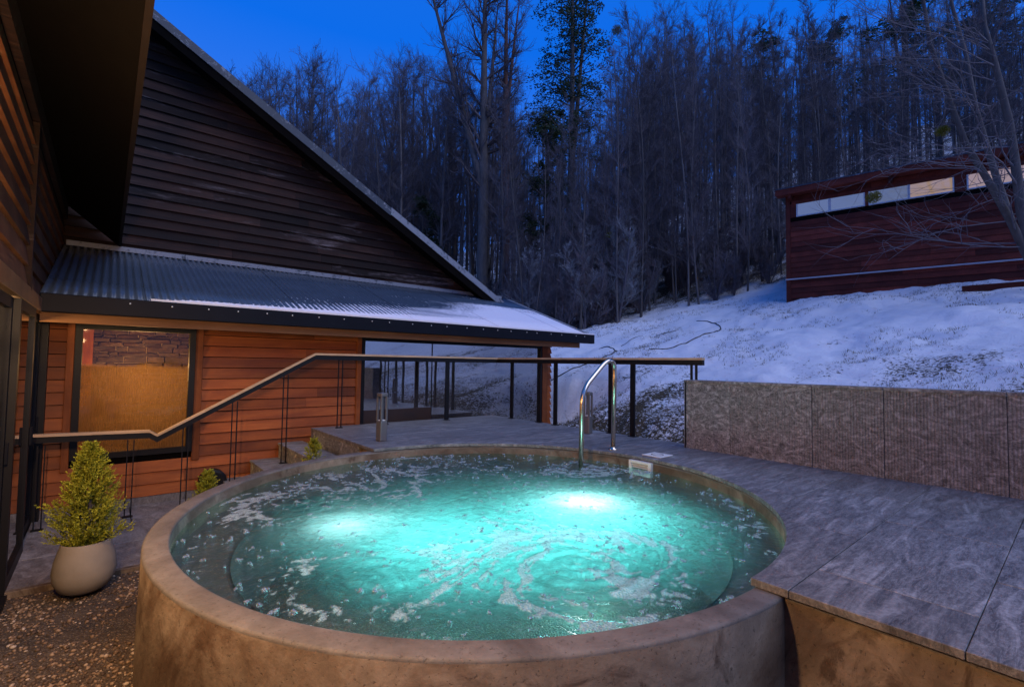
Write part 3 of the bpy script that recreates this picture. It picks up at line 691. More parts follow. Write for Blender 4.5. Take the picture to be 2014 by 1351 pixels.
# roof edge flashing in lengths: frosted upper, snowier lower
for k, (a, b) in enumerate(((-.6, 1.5), (1.5, 2.9), (2.9, 4.28))): rake('rake_flashing', 8.935+.004*k, 9.1, -.148, 0.0+.006*k, a, b-.004, M_flash)
rake('rake_flashing', 8.94, 9.1, -.12, .025, 4.28, 7.30, M_flash2)
rake('roof_slope', 9.1, 14.0, -.145, -.02, -.6, 7.28, M_roof)

# ================================================================ NEAR WING (left)
WX = -.55
wing = thing('lodge_wing', 'near timber wing with glass doors and deep dark eave', 'building')
def board_y(x, y0, y1, z0, h, m, parent, t=.028):
    return prism('board', [(x, y0, z0), (x+t+.004, y0, z0), (x+t+.004, y1, z0), (x, y1, z0), (x, y0, z0+h), (x+.006, y0, z0+h), (x+.006, y1, z0+h), (x, y1, z0+h)], m, parent)
boxes('wall', [(WX-.12, WX-.001, -4, 9.4, 1.52, 3.16), (WX-.12, WX-.001, -4, 4.0, -.9, 1.52)], M_soffit, wing)
z = 1.50
while z < 2.80:
    for (a, b) in ((.5, 2.9), (2.902, 5.62), (5.70, 7.6), (7.602, 9.38)): board_y(WX, a, b, z, .168, M_cedar_y, wing)
    z += .17
z = -.80
while z < 1.50:
    for (a, b) in ((-1.5, 1.4), (1.402, 4.0)): board_y(WX, a, b, z, .168, M_cedar_y, wing)
    z += .17
box('batten', (WX, WX+.05, 5.63, 5.69, 1.47, 2.89), M_dark, wing, .004)
box('frieze_board', (WX, WX+.05, -1.0, 9.38, 2.90, 3.13), M_dark, wing)
box('door_header', (WX-.02, WX+.05, 4.0, 7.15, 1.36, 1.495), M_fasc, wing, .004)
# eave: soffit plane from (WX+.0,3.50) down to (.142, 2.60)
ex, ez = .075, 2.60
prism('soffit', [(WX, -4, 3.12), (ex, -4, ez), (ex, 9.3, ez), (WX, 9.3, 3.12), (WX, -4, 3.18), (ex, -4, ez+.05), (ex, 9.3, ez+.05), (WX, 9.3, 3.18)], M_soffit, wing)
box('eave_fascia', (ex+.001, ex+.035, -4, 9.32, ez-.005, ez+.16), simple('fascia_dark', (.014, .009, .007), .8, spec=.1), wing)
# sliding glass doors
ys_ = [4.06, 5.06, 6.06, 7.06]
for k in range(3):
    a, b = ys_[k], ys_[k+1]; xo = WX+.035 if k % 2 else WX-.005
    d = boxes('door', [(xo-.03, xo+.02, a, b, -.80, -.70), (xo-.03, xo+.02, a, b, 1.27, 1.35), (xo-.03, xo+.02, a, a+.07, -.70, 1.27), (xo-.03, xo+.02, b-.07, b, -.70, 1.27)], M_black, wing)
    box('glass', (xo-.006, xo, a+.07, b-.07, -.70, 1.27), M_glass, d)
    box('handle', (xo+.021, xo+.04, b-.045, b-.03, .14, .30), M_gutter, d, .003)
boxes('door_frame', [(WX-.06, WX+.06, 4.0, 4.058, -.86, 1.355), (WX-.06, WX+.075, 7.062, 7.16, -.86, 1.355), (WX-.05, WX+.07, 4.058, 7.062, -.86, -.802)], M_black, wing)
boxes('room', [(-3.0, -2.9, 3.6, 8, -.9, 1.5), (-2.9, WX-.121, 3.6, 3.68, -.9, 1.5), (-2.9, WX-.121, 7.4, 7.5, -.9, 1.5), (-2.9, WX-.121, 3.68, 7.4, -.9, -.86), (-2.9, WX-.07, 3.68, 7.4, 1.44, 1.5)], M_wall_in, wing)
# curtains: pleated
def curtain(y0, y1):
    n_ = 60; V, F2 = [], []
    for i in range(n_+1):
        y = y0+(y1-y0)*i/n_; x = WX-.16+.03*math.sin(i*1.15)+.01*math.sin(i*.4)
        V += [(x, y, -.84), (x, y, 1.30)]
    for i in range(n_): F2.append((2*i, 2*i+1, 2*i+3, 2*i+2))
    return mk('curtain', V, F2, simple('curtain_cloth', (.42, .30, .18), .8), wing, True)
curtain(4.75, 5.35); curtain(6.1, 6.35)
ld = bpy.data.lights.new('wing_room_light', 'POINT'); ld.energy = 210; ld.color = (1, .58, .26); ld.shadow_soft_size = .15
lo = bpy.data.objects.new('wing_room_light', ld); C.objects.link(lo); lo.location = (-1.15, 6.35, 1.15)
# wall lamps on the wing beside the camera (just out of frame)
for (y, z, en, lab) in ((3.05, 1.25, 75, 'wall lantern beside the glass doors'), (1.45, 1.55, 210, 'wall lantern on timber wing nearest the camera')):
    wlmp = thing('wall_lamp', lab, 'lamp', (WX+.04, y, z), 'wall lanterns on the wing')
    o = boxes('bracket', [(WX+.03, WX+.045, y-.05, y+.05, z-.09, z+.09), (WX+.045, WX+.12, y-.012, y+.012, z+.05, z+.07)], M_black, wlmp); rel(o, wlmp)
    o = lathe('shade', [(.03, .0), (.05, -.005), (.052, -.03)], M_black, wlmp, 20, (WX+.11, y, z+.06)); rel(o, wlmp)
    o = lathe('bulb', [(.001, 0), (.02, -.005), (.028, -.03), (.02, -.05), (.001, -.058)], M_bulb, wlmp, 16, (WX+.11, y, z+.045)); rel(o, wlmp)
    ld = bpy.data.lights.new('lantern_light', 'POINT'); ld.energy = en; ld.color = (1, .60, .30); ld.shadow_soft_size = .05
    lo = bpy.data.objects.new('lantern_light', ld); C.objects.link(lo); lo.location = (WX+.21, y, z-.03)

# ================================================================ HANDRAIL
rl = thing('handrail', 'long handrail with tan top running down steps and along deck edge', 'handrail', (2.2, 6.7, 0))
path = [(-.52, 6.7, .13), (.40, 6.7, .105), (.47, 6.7, .055), (2.16, 6.7, 1.0), (5.30, 6.7, 1.0), (5.30, 2.86, 1.0)]
def sweep(name, path, w, z0, z1, m):
    V, F2 = [], []; P = [Vector(p) for p in path]
    for i, p in enumerate(P):
        a = (P[i]-P[max(i-1, 0)]); b = (P[min(i+1, len(P)-1)]-P[i]); a.z = 0; b.z = 0
        a = a.normalized() if a.length > 0 else b.normalized(); b = b.normalized() if b.length > 0 else a
        n1 = Vector((-a.y, a.x, 0)); n2 = Vector((-b.y, b.x, 0)); nn = (n1+n2).normalized(); nn = nn/max(.3, nn.dot(n1))
        for s, zz in ((-1, z0), (1, z0), (1, z1), (-1, z1)): V.append(p+nn*s*w/2+Vector((0, 0, zz)))
    for i in range(len(P)-1):
        for k in range(4): F2.append((i*4+k, i*4+(k+1) % 4, i*4+4+(k+1) % 4, i*4+4+k))
    F2 += [(3, 2, 1, 0), tuple(len(V)-4+k for k in range(4))]
    o = mk(name, V, F2, m, rl); rel(o, rl); return o
sweep('rail_cap', path, .065, 0, .026, M_rail); sweep('rail_channel', path, .045, -.062, -.001, M_black)
def railz(x):
    if x < .44: return .1
    if x < 2.16: return .055+(x-.47)/(2.16-.47)*.945
    return 1.0
for x in (-.457, .242, .737, 1.227, 1.80, 2.51, 3.2):
    zb = -.79 if x < 1.2 else (-.6 if x < 1.52 else (-.4 if x < 1.86 else (-.2 if x < 2.17 else 0.0)))
    o = boxes('baluster', [(x-.032, x-.022, 6.69, 6.71, zb, railz(x)-.062), (x+.022, x+.032, 6.69, 6.71, zb, railz(x)-.062), (x-.045, x+.045, 6.67, 6.73, zb, zb+.008)], M_black, rl); rel(o, rl)
for (x, y) in ((4.26, 6.7), (5.30, 6.30), (5.30, 5.62), (5.30, 5.26), (5.30, 4.20), (5.30, 3.84)):
    o = boxes('post', [(x-.012, x+.012, y-.035, y+.035, 0.0, .938) if x > 5 else (x-.035, x+.035, y-.012, y+.012, 0, .938), (x-.04, x+.04, y-.05, y+.05, .001, .009)], M_black, rl); rel(o, rl)
for y in (2.95, 3.01):
    o = box('post', (5.29, 5.31, y-.012, y+.012, 0, .938), M_black, rl); rel(o, rl)

# ladder grab rail
gr = thing('grab_rail', 'curved stainless steel grab rail rising from the tub water', 'handrail', (4.3, 3.38, 0))
def bez(pts, n=14, r=.16):
    P = [Vector(p) for p in pts]; out = [P[0]]
    for i in range(1, len(P)-1):
        a, b, c = P[i-1], P[i], P[i+1]; d1 = min(r, (a-b).length*.48); d2 = min(r, (c-b).length*.48)
        s, e2 = b+(a-b).normalized()*d1, b+(c-b).normalized()*d2
        for k in range(n+1): t = k/n; out.append(s*(1-t)**2+b*2*t*(1-t)+e2*t*t)
    out.append(P[-1]); return out
o = tube('rail_tube', bez([(3.78, 3.38, -.6), (3.80, 3.38, .66), (4.20, 3.38, .985), (4.335, 3.38, .96), (4.31, 3.38, 0.0)], 12, .15), .025, M_steel, gr, 16); rel(o, gr)
o = lathe('flange', [(.05, .001), (.05, .008), (.03, .014), (.023, .03)], M_steel, gr, 24, (4.31, 3.38, 0)); rel(o, gr)
# deck lid
lid = thing('deck_hatch', 'square white access lid set in the deck near the wall', 'hatch', (4.40, 2.88, 0))
o = box('lid_plate', (4.285, 4.515, 2.77, 2.99, .002, .009), M_white, lid, .002); rel(o, lid)
o = lathe('lid_ring', [(.062, .0095), (.062, .0125), (.055, .0125), (.055, .0095)], M_bol, lid, 24, (4.40, 2.88, 0)); rel(o, lid)
# bollards
def bollard(x, y, rz, lab):
    t = thing('bollard_light', lab, 'bollard', (x, y, 0), 'open frame bollard lights on the deck'); t.rotation_euler.z = rz
    a = .047
    box('base', (-a, a, -a, a, .001, .235), M_bol, t, .010)
    for sx_, sy_ in ((-1, -1), (1, -1), (1, 1), (-1, 1)):
        x0, y0 = sx_*(a-.011), sy_*(a-.011)
        box('upright', (x0-.011, x0+.011, y0-.011, y0+.011, .235, .515), M_bol, t, .003)
    box('cap', (-a, a, -a, a, .515, .56), M_bol, t, .010)
    box('lens', (-.034, .034, -.034, .034, .236, .246), M_white, t, .003)
    return t
bollard(2.50, 5.33, R(12), 'grey open-frame bollard light by tub rim, facing the windows')
bollard(5.02, 4.36, R(10), 'grey open-frame bollard light behind the steel grab rail')

# black round cover on the wall behind the tub
cv = thing('round_vent_cover', 'dark round cover low on the wall behind tub rim', 'cover', (1.0, 6.95, -.6))
V, F2 = tube_geo([(1.08, 7.15, -.60), (1.08, 7.02, -.60), (1.08, 7.0, -.60)], [.15, .15, .12], 24); o = mk('drum', V, F2, M_black, cv); rel(o, cv)

# ================================================================ PLANTS
def leafcloud(centers, dirs, sizes, shade):
    """small bent quads"""
    n_ = len(centers); r = rng.normal(size=(n_, 3)); side = np.cross(dirs, r); side /= np.linalg.norm(side, axis=1)[:, None]+1e-9
    L = sizes[:, None]; w = .42
    V = np.stack([centers-side*L*w*.3, centers+side*L*w*.3, centers+dirs*L*.6+side*L*w*.5, centers+dirs*L, centers+dirs*L*.6-side*L*w*.5], 1)
    return V.reshape(-1, 3), np.arange(n_*5).reshape(n_, 5), np.repeat(shade, 5)
def cypress(height, rad, seed, sprigs=1500):
    rs = np.random.default_rng(seed); C_, D_, S_, SH = [], [], [], []
    nb = 46
    bumps = rs.random(64)
    for k in range(sprigs):
        h = rs.random()**1.05; a = rs.random()*6.283
        lob = .70+.20*math.sin(3*a+7*h+seed)+.22*math.sin(5*a-13*h+seed*2)+.20*math.sin(h*23+a*2)+.25*(bumps[int(a*4+9*int(h*9)) % 64]-.5)
        prof = (min(1, h/.16)**.7)*(1-h)**.78*1.18
        r_out = rad*prof*lob; depth = rs.random()**.45; r = r_out*depth
        base = np.array([r*math.cos(a), r*math.sin(a), h*height*.96])
        dr = np.array([math.cos(a)*.75, math.sin(a)*.75, .75+.3*rs.random()]); dr += rs.normal(size=3)*.22; dr /= np.linalg.norm(dr)
        L = rs.uniform(.045, .085)*(1.05-.35*h)
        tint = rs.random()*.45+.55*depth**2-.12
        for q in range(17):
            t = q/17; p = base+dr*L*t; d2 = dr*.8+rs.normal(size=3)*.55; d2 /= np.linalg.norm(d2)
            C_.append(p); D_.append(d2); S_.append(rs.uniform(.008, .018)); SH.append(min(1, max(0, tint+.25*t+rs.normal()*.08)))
    return leafcloud(np.array(C_), np.array(D_), np.array(S_), np.array(SH))
def add_leaves(name, dat, m, parent):
    V, F, sh_ = dat; o = fast(name, V, F, m, parent)
    a = o.data.attributes.new('shade', 'FLOAT', 'POINT'); a.data.foreach_set('value', sh_.astype(np.float32)); return o
# big potted conifer
pot = thing('concrete_planter', 'rounded pale concrete planter pot holding the yellow-green conifer', 'planter', (-.06, 4.83, -.80))
lathe('bowl', [(.0, .002), (.12, .0), (.175, .03), (.215, .10), (.225, .17), (.212, .26), (.185, .345), (.172, .385), (.166, .39), (.160, .385), (.158, .34), (.17, .30)], simple('pot_concrete', (.25, .215, .17), .75, 0, .25, 6, .25), pot, 48)
lathe('soil', [(.001, .335), (.163, .33)], simple('soil', (.02, .014, .01), .9), pot, 24)
pot.scale = (.83, .83, .93)
con = thing('potted_conifer', 'tall yellow-green cone-shaped conifer growing in the concrete planter', 'conifer', (-.06, 4.83, -.49))
tube('trunk', [(0, 0, -.02), (.01, 0, .3), (0, .01, .62)], [.018, .012, .004], M_bark, con)
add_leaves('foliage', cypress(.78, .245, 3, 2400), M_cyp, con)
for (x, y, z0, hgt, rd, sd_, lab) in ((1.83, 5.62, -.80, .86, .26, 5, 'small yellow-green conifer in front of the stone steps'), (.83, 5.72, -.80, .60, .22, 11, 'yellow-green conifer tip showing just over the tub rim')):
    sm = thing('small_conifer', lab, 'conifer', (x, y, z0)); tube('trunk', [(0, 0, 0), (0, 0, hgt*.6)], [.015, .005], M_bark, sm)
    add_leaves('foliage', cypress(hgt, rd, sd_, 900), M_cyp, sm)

# ================================================================ CABIN on the slope
CB = Vector((16.25, 5.95, 0)); cdv = Vector((.184, -.983, 0)).normalized(); cn = Vector((cdv.y, -cdv.x, 0))   # cn faces the camera (-x)
if cn.x > 0: cn = -cn
cab = thing('timber_cabin', 'dark red timber cabin with strip windows on snowy slope', 'building', (16.25, 5.95, 3))
def cbox(name, t0, t1, n0, n1, z0, z1, m, parent=None, sh=0.0):
    pr = parent or cab; pts = []
    for z in (z0, z1):
        for (t, n_) in ((t0, n1), (t1, n1), (t1, n0), (t0, n0)):
            q = CB+cdv*t+cn*(n_-(sh if z == z1 else 0) if n_ == n1 else n_); pts.append((q.x, q.y, z))
    o = mk(name, pts, BF, m, pr); 
    if pr is cab: rel(o, cab)
    else: o.matrix_parent_inverse = pr.matrix_world.inverted() if False else Matrix.Translation(-cab.location)
    return o
cbox('wall', .0, 9.6, -4.5, -.002, 2.2, 6.34, M_soffit)
z = 2.45
while z < 6.28:
    if z+.16 < 5.64 or z > 5.99:
        for a, b in split(.0, 9.6, 1.8, 3.6): cbox('board', a+.002, b-.002, 0, .026, z, z+.158, M_cabin, None, .018)
    z += .16
for a, b in ((.0, .22), (1.95, 2.03), (3.87, 4.09), (5.92, 6.15), (8.0, 9.6)): cbox('board', a, b, 0, .03, 5.62, 6.05, M_cabin)
cbox('corner_trim', -.06, .06, 0, .045, 2.3, 6.34, M_cabin)
cbox('ledge', -.08, 9.6, .03, .085, 3.66, 3.70, simple('ledge_snow', (.35, .35, .38), .8), None)
cbox('window_head', .1, 8.0, 0, .05, 6.03, 6.12, M_cabin); 
for k, (a, b) in enumerate(((.25, 1.08), (1.12, 1.94), (2.06, 2.92), (2.95, 3.84), (4.12, 4.98), (5.01, 5.90), (6.2, 7.1), (7.13, 8.0))):
    w = cbox('window', a-.02, a+.015, 0, .045, 5.65, 6.02, M_whitefr)
    f_ = cbox('sill', a-.02, b+.02, 0, .05, 5.625, 5.655, M_whitefr); cbox('jamb', b-.015, b+.018, 0, .045, 5.655, 6.02, M_whitefr)
    q = cbox('pane', a+.015, b-.015, 0, .02, 5.655, 6.02, M_pane_warm if k in (3, 4, 5, 6, 7) else M_pane_cool)
cbox('eave_board', -.28, 9.8, .0, .40, 6.30, 6.34, M_cabin); cbox('eave_fascia', -.28, 9.8, .40, .43, 6.26, 6.44, M_cabin)
cbox('roof', -.30, 9.9, -4.8, .45, 6.44, 6.47, M_flash)
for t in (.05, 2.5, 5.0, 7.5): cbox('rafter_end', t, t+.09, 0, .36, 6.16, 6.30, M_cabin)
# low timber edging
p1, p2 = ground_px(1892, 574), ground_px(2060, 560)
te = struct(prism('timber_edging', [(p1.x, p1.y, p1.z-.3), (p2.x, p2.y, p2.z-.3), (p2.x+.2, p2.y, p2.z-.3), (p1.x+.2, p1.y, p1.z-.3), (p1.x, p1.y, p1.z+.13), (p2.x, p2.y, p2.z+.13), (p2.x+.2, p2.y, p2.z+.13), (p1.x+.2, p1.y, p1.z+.13)], M_cabin)); te['kind'] = 'thing'
tag(te, 'low dark timber edging in the snow before the cabin', 'edging')
# hoses on the snow
def hose(pix, lab, r=.015):
    P = [ground_px(*p) for p in pix]; out = []
    for i in range(len(P)-1):
        for k in range(6):
            t = k/6; p0 = P[max(i-1, 0)]; p1 = P[i]; p2 = P[i+1]; p3 = P[min(i+2, len(P)-1)]
            q = .5*((2*p1)+(p2-p0)*t+(2*p0-5*p1+4*p2-p3)*t*t+(3*p1-p0-3*p2+p3)*t**3); q.z = Hs(q.x, q.y)+r*.7; out.append(q)
    out.append(P[-1]); o = tube('hose', out, r, M_hose, None, 6); tag(o, lab, 'hose', 'black hoses on the snow'); return o
hose([(1277, 693), (1325, 684), (1370, 670), (1400, 655), (1417, 644), (1414, 635), (1400, 631), (1370, 630)], 'black hose looping on the snow below the treeline')
hose([(1078, 731), (1105, 726), (1138, 718), (1160, 708), (1179, 702), (1207, 689), (1212, 683), (1201, 678), (1178, 678)], 'black hose curving on the snow beside the lean-to roof end')
hose([(1222, 674), (1250, 664), (1290, 652), (1330, 645)], 'thin hose half buried in snow nearest the trees', .009)

# ================================================================ TREES
def grow(seed, height, r0, spread, nb, start, levels=3, lean=0.0, twig=1.0, fork=None, bend=.03):
    """returns trunk polylines and list of branch segments"""
    rs = random.Random(seed); seg = []
    def branch(p, d, L, r, lev):
        n_ = 5 if lev == 1 else (4 if lev == 2 else 3); q = p; cur = d.copy(); rr_ = r
        for i in range(n_):
            cur = (cur+Vector((rs.gauss(0, .16), rs.gauss(0, .16), rs.gauss(.07, .10)))).normalized()
            q2 = q+cur*(L/n_); r2 = max(r*(1-(i+1)/n_*.8), .0045); seg.append((q, q2, rr_, r2, lev)); 
            if lev < levels:
                for _ in range(2 if lev == 1 else (2 if twig > .8 else 1)):
                    if rs.random() < .93:
                        ax = Vector((rs.gauss(0, 1), rs.gauss(0, 1), rs.gauss(.15, .7))).normalized()
                        nd = (cur+ax*rs.uniform(.55, .95)).normalized(); branch(q+(q2-q)*rs.random(), nd, L*rs.uniform(.34, .58), r2*.62, lev+1)
            q = q2; rr_ = r2
    trunks = []
    stems = fork or [(0, 0, 1.0, 0)]
    for (fx_, fy_, hs, st_) in stems:
        pts, rad = [], []; N_ = 14; ph = rs.random()*6; fh = st_*height
        for i in range(N_+1):
            t = i/N_; z = t*height*hs; k = max(0, z-fh)
            x = lean*z+bend*height*.25*math.sin(t*4+ph)*t+fx_*k; y = bend*height*.25*math.cos(t*3.3+ph)*t+fy_*k
            pts.append(Vector((x, y, z))); rad.append(r0*(1-t)**.8*(1 if st_ == 0 else .8)+.012+(.35*r0*math.exp(-z*2.5)))
        if st_: 
            i0 = next(i for i, p in enumerate(pts) if p.z >= fh)-1; pts = pts[max(i0, 0):]; rad = rad[max(i0, 0):]
        trunks.append((pts, rad))
        for b in range(int(nb*hs)):
            t = start+(1-start)*(b+rs.random())/(nb*hs); 
            z = t*height*hs
            if st_ and z < fh*1.05: continue
            j = min(range(len(pts)), key=lambda i: abs(pts[i].z-z)); j = min(j, len(pts)-2); p = pts[j].lerp(pts[j+1], rs.random())
            a = rs.random()*6.283; el = rs.uniform(.35, 1.1)
            d = Vector((math.cos(a)*math.cos(el), math.sin(a)*math.cos(el), math.sin(el)))
            branch(p, d, height*spread*(1.1-t*.75)*rs.uniform(.6, 1.15), rad[j]*.42, 1)
    return trunks, seg
def seg_mesh(seg, tw=1.0):
    A = np.array([s[0][:] for s in seg]); B = np.array([s[1][:] for s in seg]); ra = np.array([s[2] for s in seg])*tw; rb = np.array([s[3] for s in seg])*tw
    d = B-A; d /= np.linalg.norm(d, axis=1)[:, None]+1e-9; ref = np.where(np.abs(d[:, 2:3]) < .9, [[0, 0, 1.]], [[1., 0, 0]])
    u = np.cross(d, ref); u /= np.linalg.norm(u, axis=1)[:, None]; v = np.cross(d, u); n_ = 3; V = []
    for P, r in ((A, ra), (B, rb)):
        for k in range(n_): t = 2*PI*k/n_; V.append(P+(u*math.cos(t)+v*math.sin(t))*r[:, None])
    V = np.stack(V, 1); m_ = len(seg); F = []
    for k in range(n_): F.append(np.array([k, (k+1) % n_, n_+(k+1) % n_, n_+k]))
    F = np.stack(F)[None]+(np.arange(m_)*2*n_)[:, None, None]; return V.reshape(-1, 3), F.reshape(-1, 4)
def trunk_mesh(trunks, n=8):
    V, F = [], []
    for pts, rad in trunks:
        v, f = tube_geo(pts, rad, n, False); k = len(V); V += v; F += [tuple(i+k for i in q) for q in f]
    return V, F
def me_of(o): m_ = o.data; bpy.data.objects.remove(o); return m_
def proto(seed, mt=None, mc=None, tn=7, tw=1.0, **k):
    tr, sg = grow(seed, **k); V, F = trunk_mesh(tr, tn); a = me_of(mk('trunk', V, F, mt or M_bark, None, True))
    V, F = seg_mesh(sg, tw); b = me_of(fast('crown', V, F, mc or M_twig)); return a, b
def plant(name, ab, x, y, s, rz, label, cat='tree', group=None, sink=.15, tilt=0):
    t = thing(name, label, cat, (x, y, Hs(x, y)-sink if x > 5.4 and not (y > FY and x < BX1) else -.95), group); t.scale = (s, s, s); t.rotation_euler = (tilt, tilt*.5, rz)
    for nm, me in (('trunk', ab[0]), ('crown', ab[1])):
        if me: o = bpy.data.objects.new(nm, me); C.objects.link(o); o.parent = t
    return t
tall = [proto(100+i, height=17, r0=.085+.03*(i % 3), spread=.15+.02*(i % 2), nb=34, start=.22+.06*(i % 3), tw=.9, bend=.07) for i in range(5)]
wide = [proto(200+i, height=17, r0=.17, spread=.21, nb=30, start=.26, bend=.06, fork=[(0, 0, 1, 0), (.22, .1, .86, .35)], tw=1.1) for i in range(3)]
thin = [proto(300+i, height=12, r0=.038, spread=.13, nb=40, start=.10, bend=.13, twig=.9, tn=5, tw=.85, lean=.03*(i-1)) for i in range(4)]
WOOD = 'bare trees of the wood on the hillside'
def cam_w(X_, Y_): return (X_*.766+Y_*.643, -X_*.643+Y_*.766)
placed = []
TOPS = ([430, 500, 600, 700, 770, 850, 900, 1000, 1040, 1190, 1230, 1300, 1400, 1500, 1600, 1700, 2100], [180, 130, 120, 140, 90, 100, 150, 150, 200, 170, 0, -20, -10, 0, -30, -60, -120])
def fit_s(px, Yd, x, y, h, lo_, hi_):
    top = float(np.interp(px, *TOPS))+random.uniform(lo_, hi_)
    return ((700+.0155*px-top)/FPX*Yd+.92-Hs(x, y))/h
def ok(x, y, dmin):
    return all((x-a)**2+(y-b)**2 > dmin*dmin for a, b in placed)
def free(x, y):
    if x > 15.2 and x < 22.5 and y < 7.6: return False     # cabin
    if y < 15.5 and x < 8.6: return False                  # lodge
    return True
cnt = 0; tries = 0
while cnt < 285 and tries < 9000:
    tries += 1
    az = R(random.uniform(-31, 50)); px = 1007+FPX*math.tan(az)
    if cnt < 70: Yd = random.uniform(18.0, 23)
    elif cnt < 170: Yd = random.uniform(22, 32)
    else: Yd = random.uniform(30, 48)
    x, y = cam_w(Yd*math.tan(az), Yd)
    if px > 1540 and Yd < 20.5: continue
    if px < 1000 and cnt < 70: continue
    if not free(x, y) or not ok(x, y, .55 if cnt < 70 else .9): continue
    r_ = random.random()
    if cnt >= 70:
        if fit_s(px, Yd, x, y, 17, 0, 0) < .42: continue
    placed.append((x, y)); cnt += 1
    if cnt <= 70:
        ab = random.choice(thin) if r_ < .86 else random.choice(tall[::3]); lab = 'thin bare young tree at front of the wood'; s = random.uniform(.75, 1.25)
        if ab in tall: lab = 'taller bare tree at front of the wood'; s = random.uniform(.7, .95)
    elif px < 1010: ab = random.choice(wide) if r_ < .45 else random.choice(tall); lab = 'bare tree against blue sky'; s = random.uniform(.82, 1.08)*(.62+.38*min(1, (px-430)/330))
    else: ab = random.choice(wide) if r_ < .2 else (random.choice(thin) if r_ < .35 else random.choice(tall)); lab = 'bare tree deep in the dark wood'; s = random.uniform(.9, 1.3)
    if cnt <= 70: s = max(.4, min(s, fit_s(px, Yd, x, y, 12 if ab in thin else 17, 0, 120)))
    if cnt > 70: s = min(1.3, max(.35, fit_s(px, Yd, x, y, 12 if ab in thin else 17, 0, 170 if px > 1000 else 70)))
    lab = ('slender ' if ab in thin else 'forked ' if ab in wide else 'straight ')+lab.replace('thin ', '').replace('taller ', '')+', '+('behind the upper lodge roof slope' if px < 600 else 'behind the middle of lodge roof slope' if px < 760 else 'just left of the forked giant' if px < 900 else 'between lodge roof and evergreen' if px < 1100 else 'above the grab rail' if px < 1290 else 'between grab rail and cabin' if px < 1540 else 'above the cabin roof')
    plant('bare_tree', ab, x, y, s, random.random()*6.28, lab, 'tree', WOOD, .2, random.uniform(-.05, .05))
# far wood as one mass
V_all, F_all, off = [], [], 0
light = [grow(400+i, 18, .10, .15, 26, .2, levels=2, bend=.08) for i in range(4)]
lm = []
for tr, sg in light:
    V, F = trunk_mesh(tr, 3); V = np.array([v[:] for v in V]); F = np.array(F); V2, F2 = seg_mesh(sg, 1.2); lm.append((np.vstack([V, V2]), np.vstack([F, F2+len(V)])))
for k in range(520):
    az = R(random.uniform(-34, 54)); Yd = random.uniform(30, 85); x, y = cam_w(Yd*math.tan(az), Yd)
    if not free(x, y): continue
    V, F = lm[k % 4]; s = random.uniform(.8, 1.25); a = random.random()*6.28
    s = min(s*1.1, fit_s(1007+FPX*math.tan(az), Yd, x, y, 18, 30, 300))
    if s < .3: continue
    ca, sa = math.cos(a), math.sin(a); P = V*s; P = np.stack([P[:, 0]*ca-P[:, 1]*sa+x, P[:, 0]*sa+P[:, 1]*ca+y, P[:, 2]+Hs(x, y)-.3], -1)
    V_all.append(P); F_all.append(F+off); off += len(P)
fw = stuff(fast('far_wood', np.vstack(V_all), np.vstack(F_all), M_twig)); fw['label'] = 'distant bare woodland rising behind the nearer trees'
# hero trees
def px_xy(px, Y_): X_ = (px-1007)/FPX*Y_; return cam_w(X_, Y_)
h1 = proto(901, height=20, r0=.30, spread=.17, nb=34, start=.34, tn=10, tw=1.1, fork=[(0, 0, 1, 0), (-.20, .17, .92, .33), (.05, -.04, .8, .45)])
x, y = px_xy(945, 22.5); plant('great_bare_tree', h1, x, y, 1.02, 0, 'great bare tree with thick forked trunk above the lodge roof end')
h2 = proto(905, mt=M_barkr, height=18.5, r0=.26, spread=.13, nb=30, start=.40, tn=10, fork=[(0, 0, 1, 0), (.10, -.08, .95, .55)])
x, y = px_xy(990, 23); plant('reddish_bare_tree', h2, x, y, 1, 1.0, 'bare tree with reddish bark just right of the forked giant')
# evergreen
def evergreen(seed, height, r0, layers, rad, z0):
    rs = np.random.default_rng(seed); tr, _ = grow(seed, height, r0, .1, 0, .5, fork=[(0, 0, 1, 0), (.07, -.06, .93, .3)]); C_, D_, S_, SH, sg = [], [], [], [], []
    for k in range(layers):
        t = (k+.5)/layers; z = height*(z0+(1.03-z0)*t); a = rs.random()*6.283; R_ = rad*(1.0-.55*t)*rs.uniform(.5, 1.15)
        c = np.array([math.cos(a)*R_*.62, math.sin(a)*R_*.62, z+rs.uniform(-.2, .3)]); base = Vector((0.02*z, 0, z-R_*.25)); sg.append((base, Vector(c), .05, .02, 1))
        n_ = 640; rr_ = np.sqrt(rs.random(n_))*R_*.62; aa = rs.random(n_)*6.283
        P = np.stack([c[0]+rr_*np.cos(aa), c[1]+rr_*np.sin(aa), c[2]+rs.normal(size=n_)*.06-.22*rr_+.10*np.sin(aa*5)], -1)
        cl = rs.random((26, 2))*2-1; dmin = np.min(np.hypot((P[:, 0:1]-c[0])/R_-cl[:, 0]*.6, (P[:, 1:2]-c[1])/R_-cl[:, 1]*.6), axis=1); P = P[dmin < .12]
        d = rs.normal(size=P.shape)*[1, 1, .35]; d /= np.linalg.norm(d, axis=1)[:, None]
        C_.append(P); D_.append(d); S_.append(rs.uniform(.07, .15, len(P))); SH.append(rs.random(len(P)))
    V, F = trunk_mesh(tr, 8); a_ = me_of(mk('trunk', V, F, M_bark, None, True)); V, F, sh_ = leafcloud(np.vstack(C_), np.vstack(D_), np.concatenate(S_), np.concatenate(SH))
    o = fast('crown', V, F, M_ever); at = o.data.attributes.new('shade', 'FLOAT', 'POINT'); at.data.foreach_set('value', sh_.astype(np.float32)); b_ = me_of(o)
    V, F = seg_mesh(sg, 1); c_ = me_of(fast('limbs', V, F, M_bark)); return a_, b_, c_
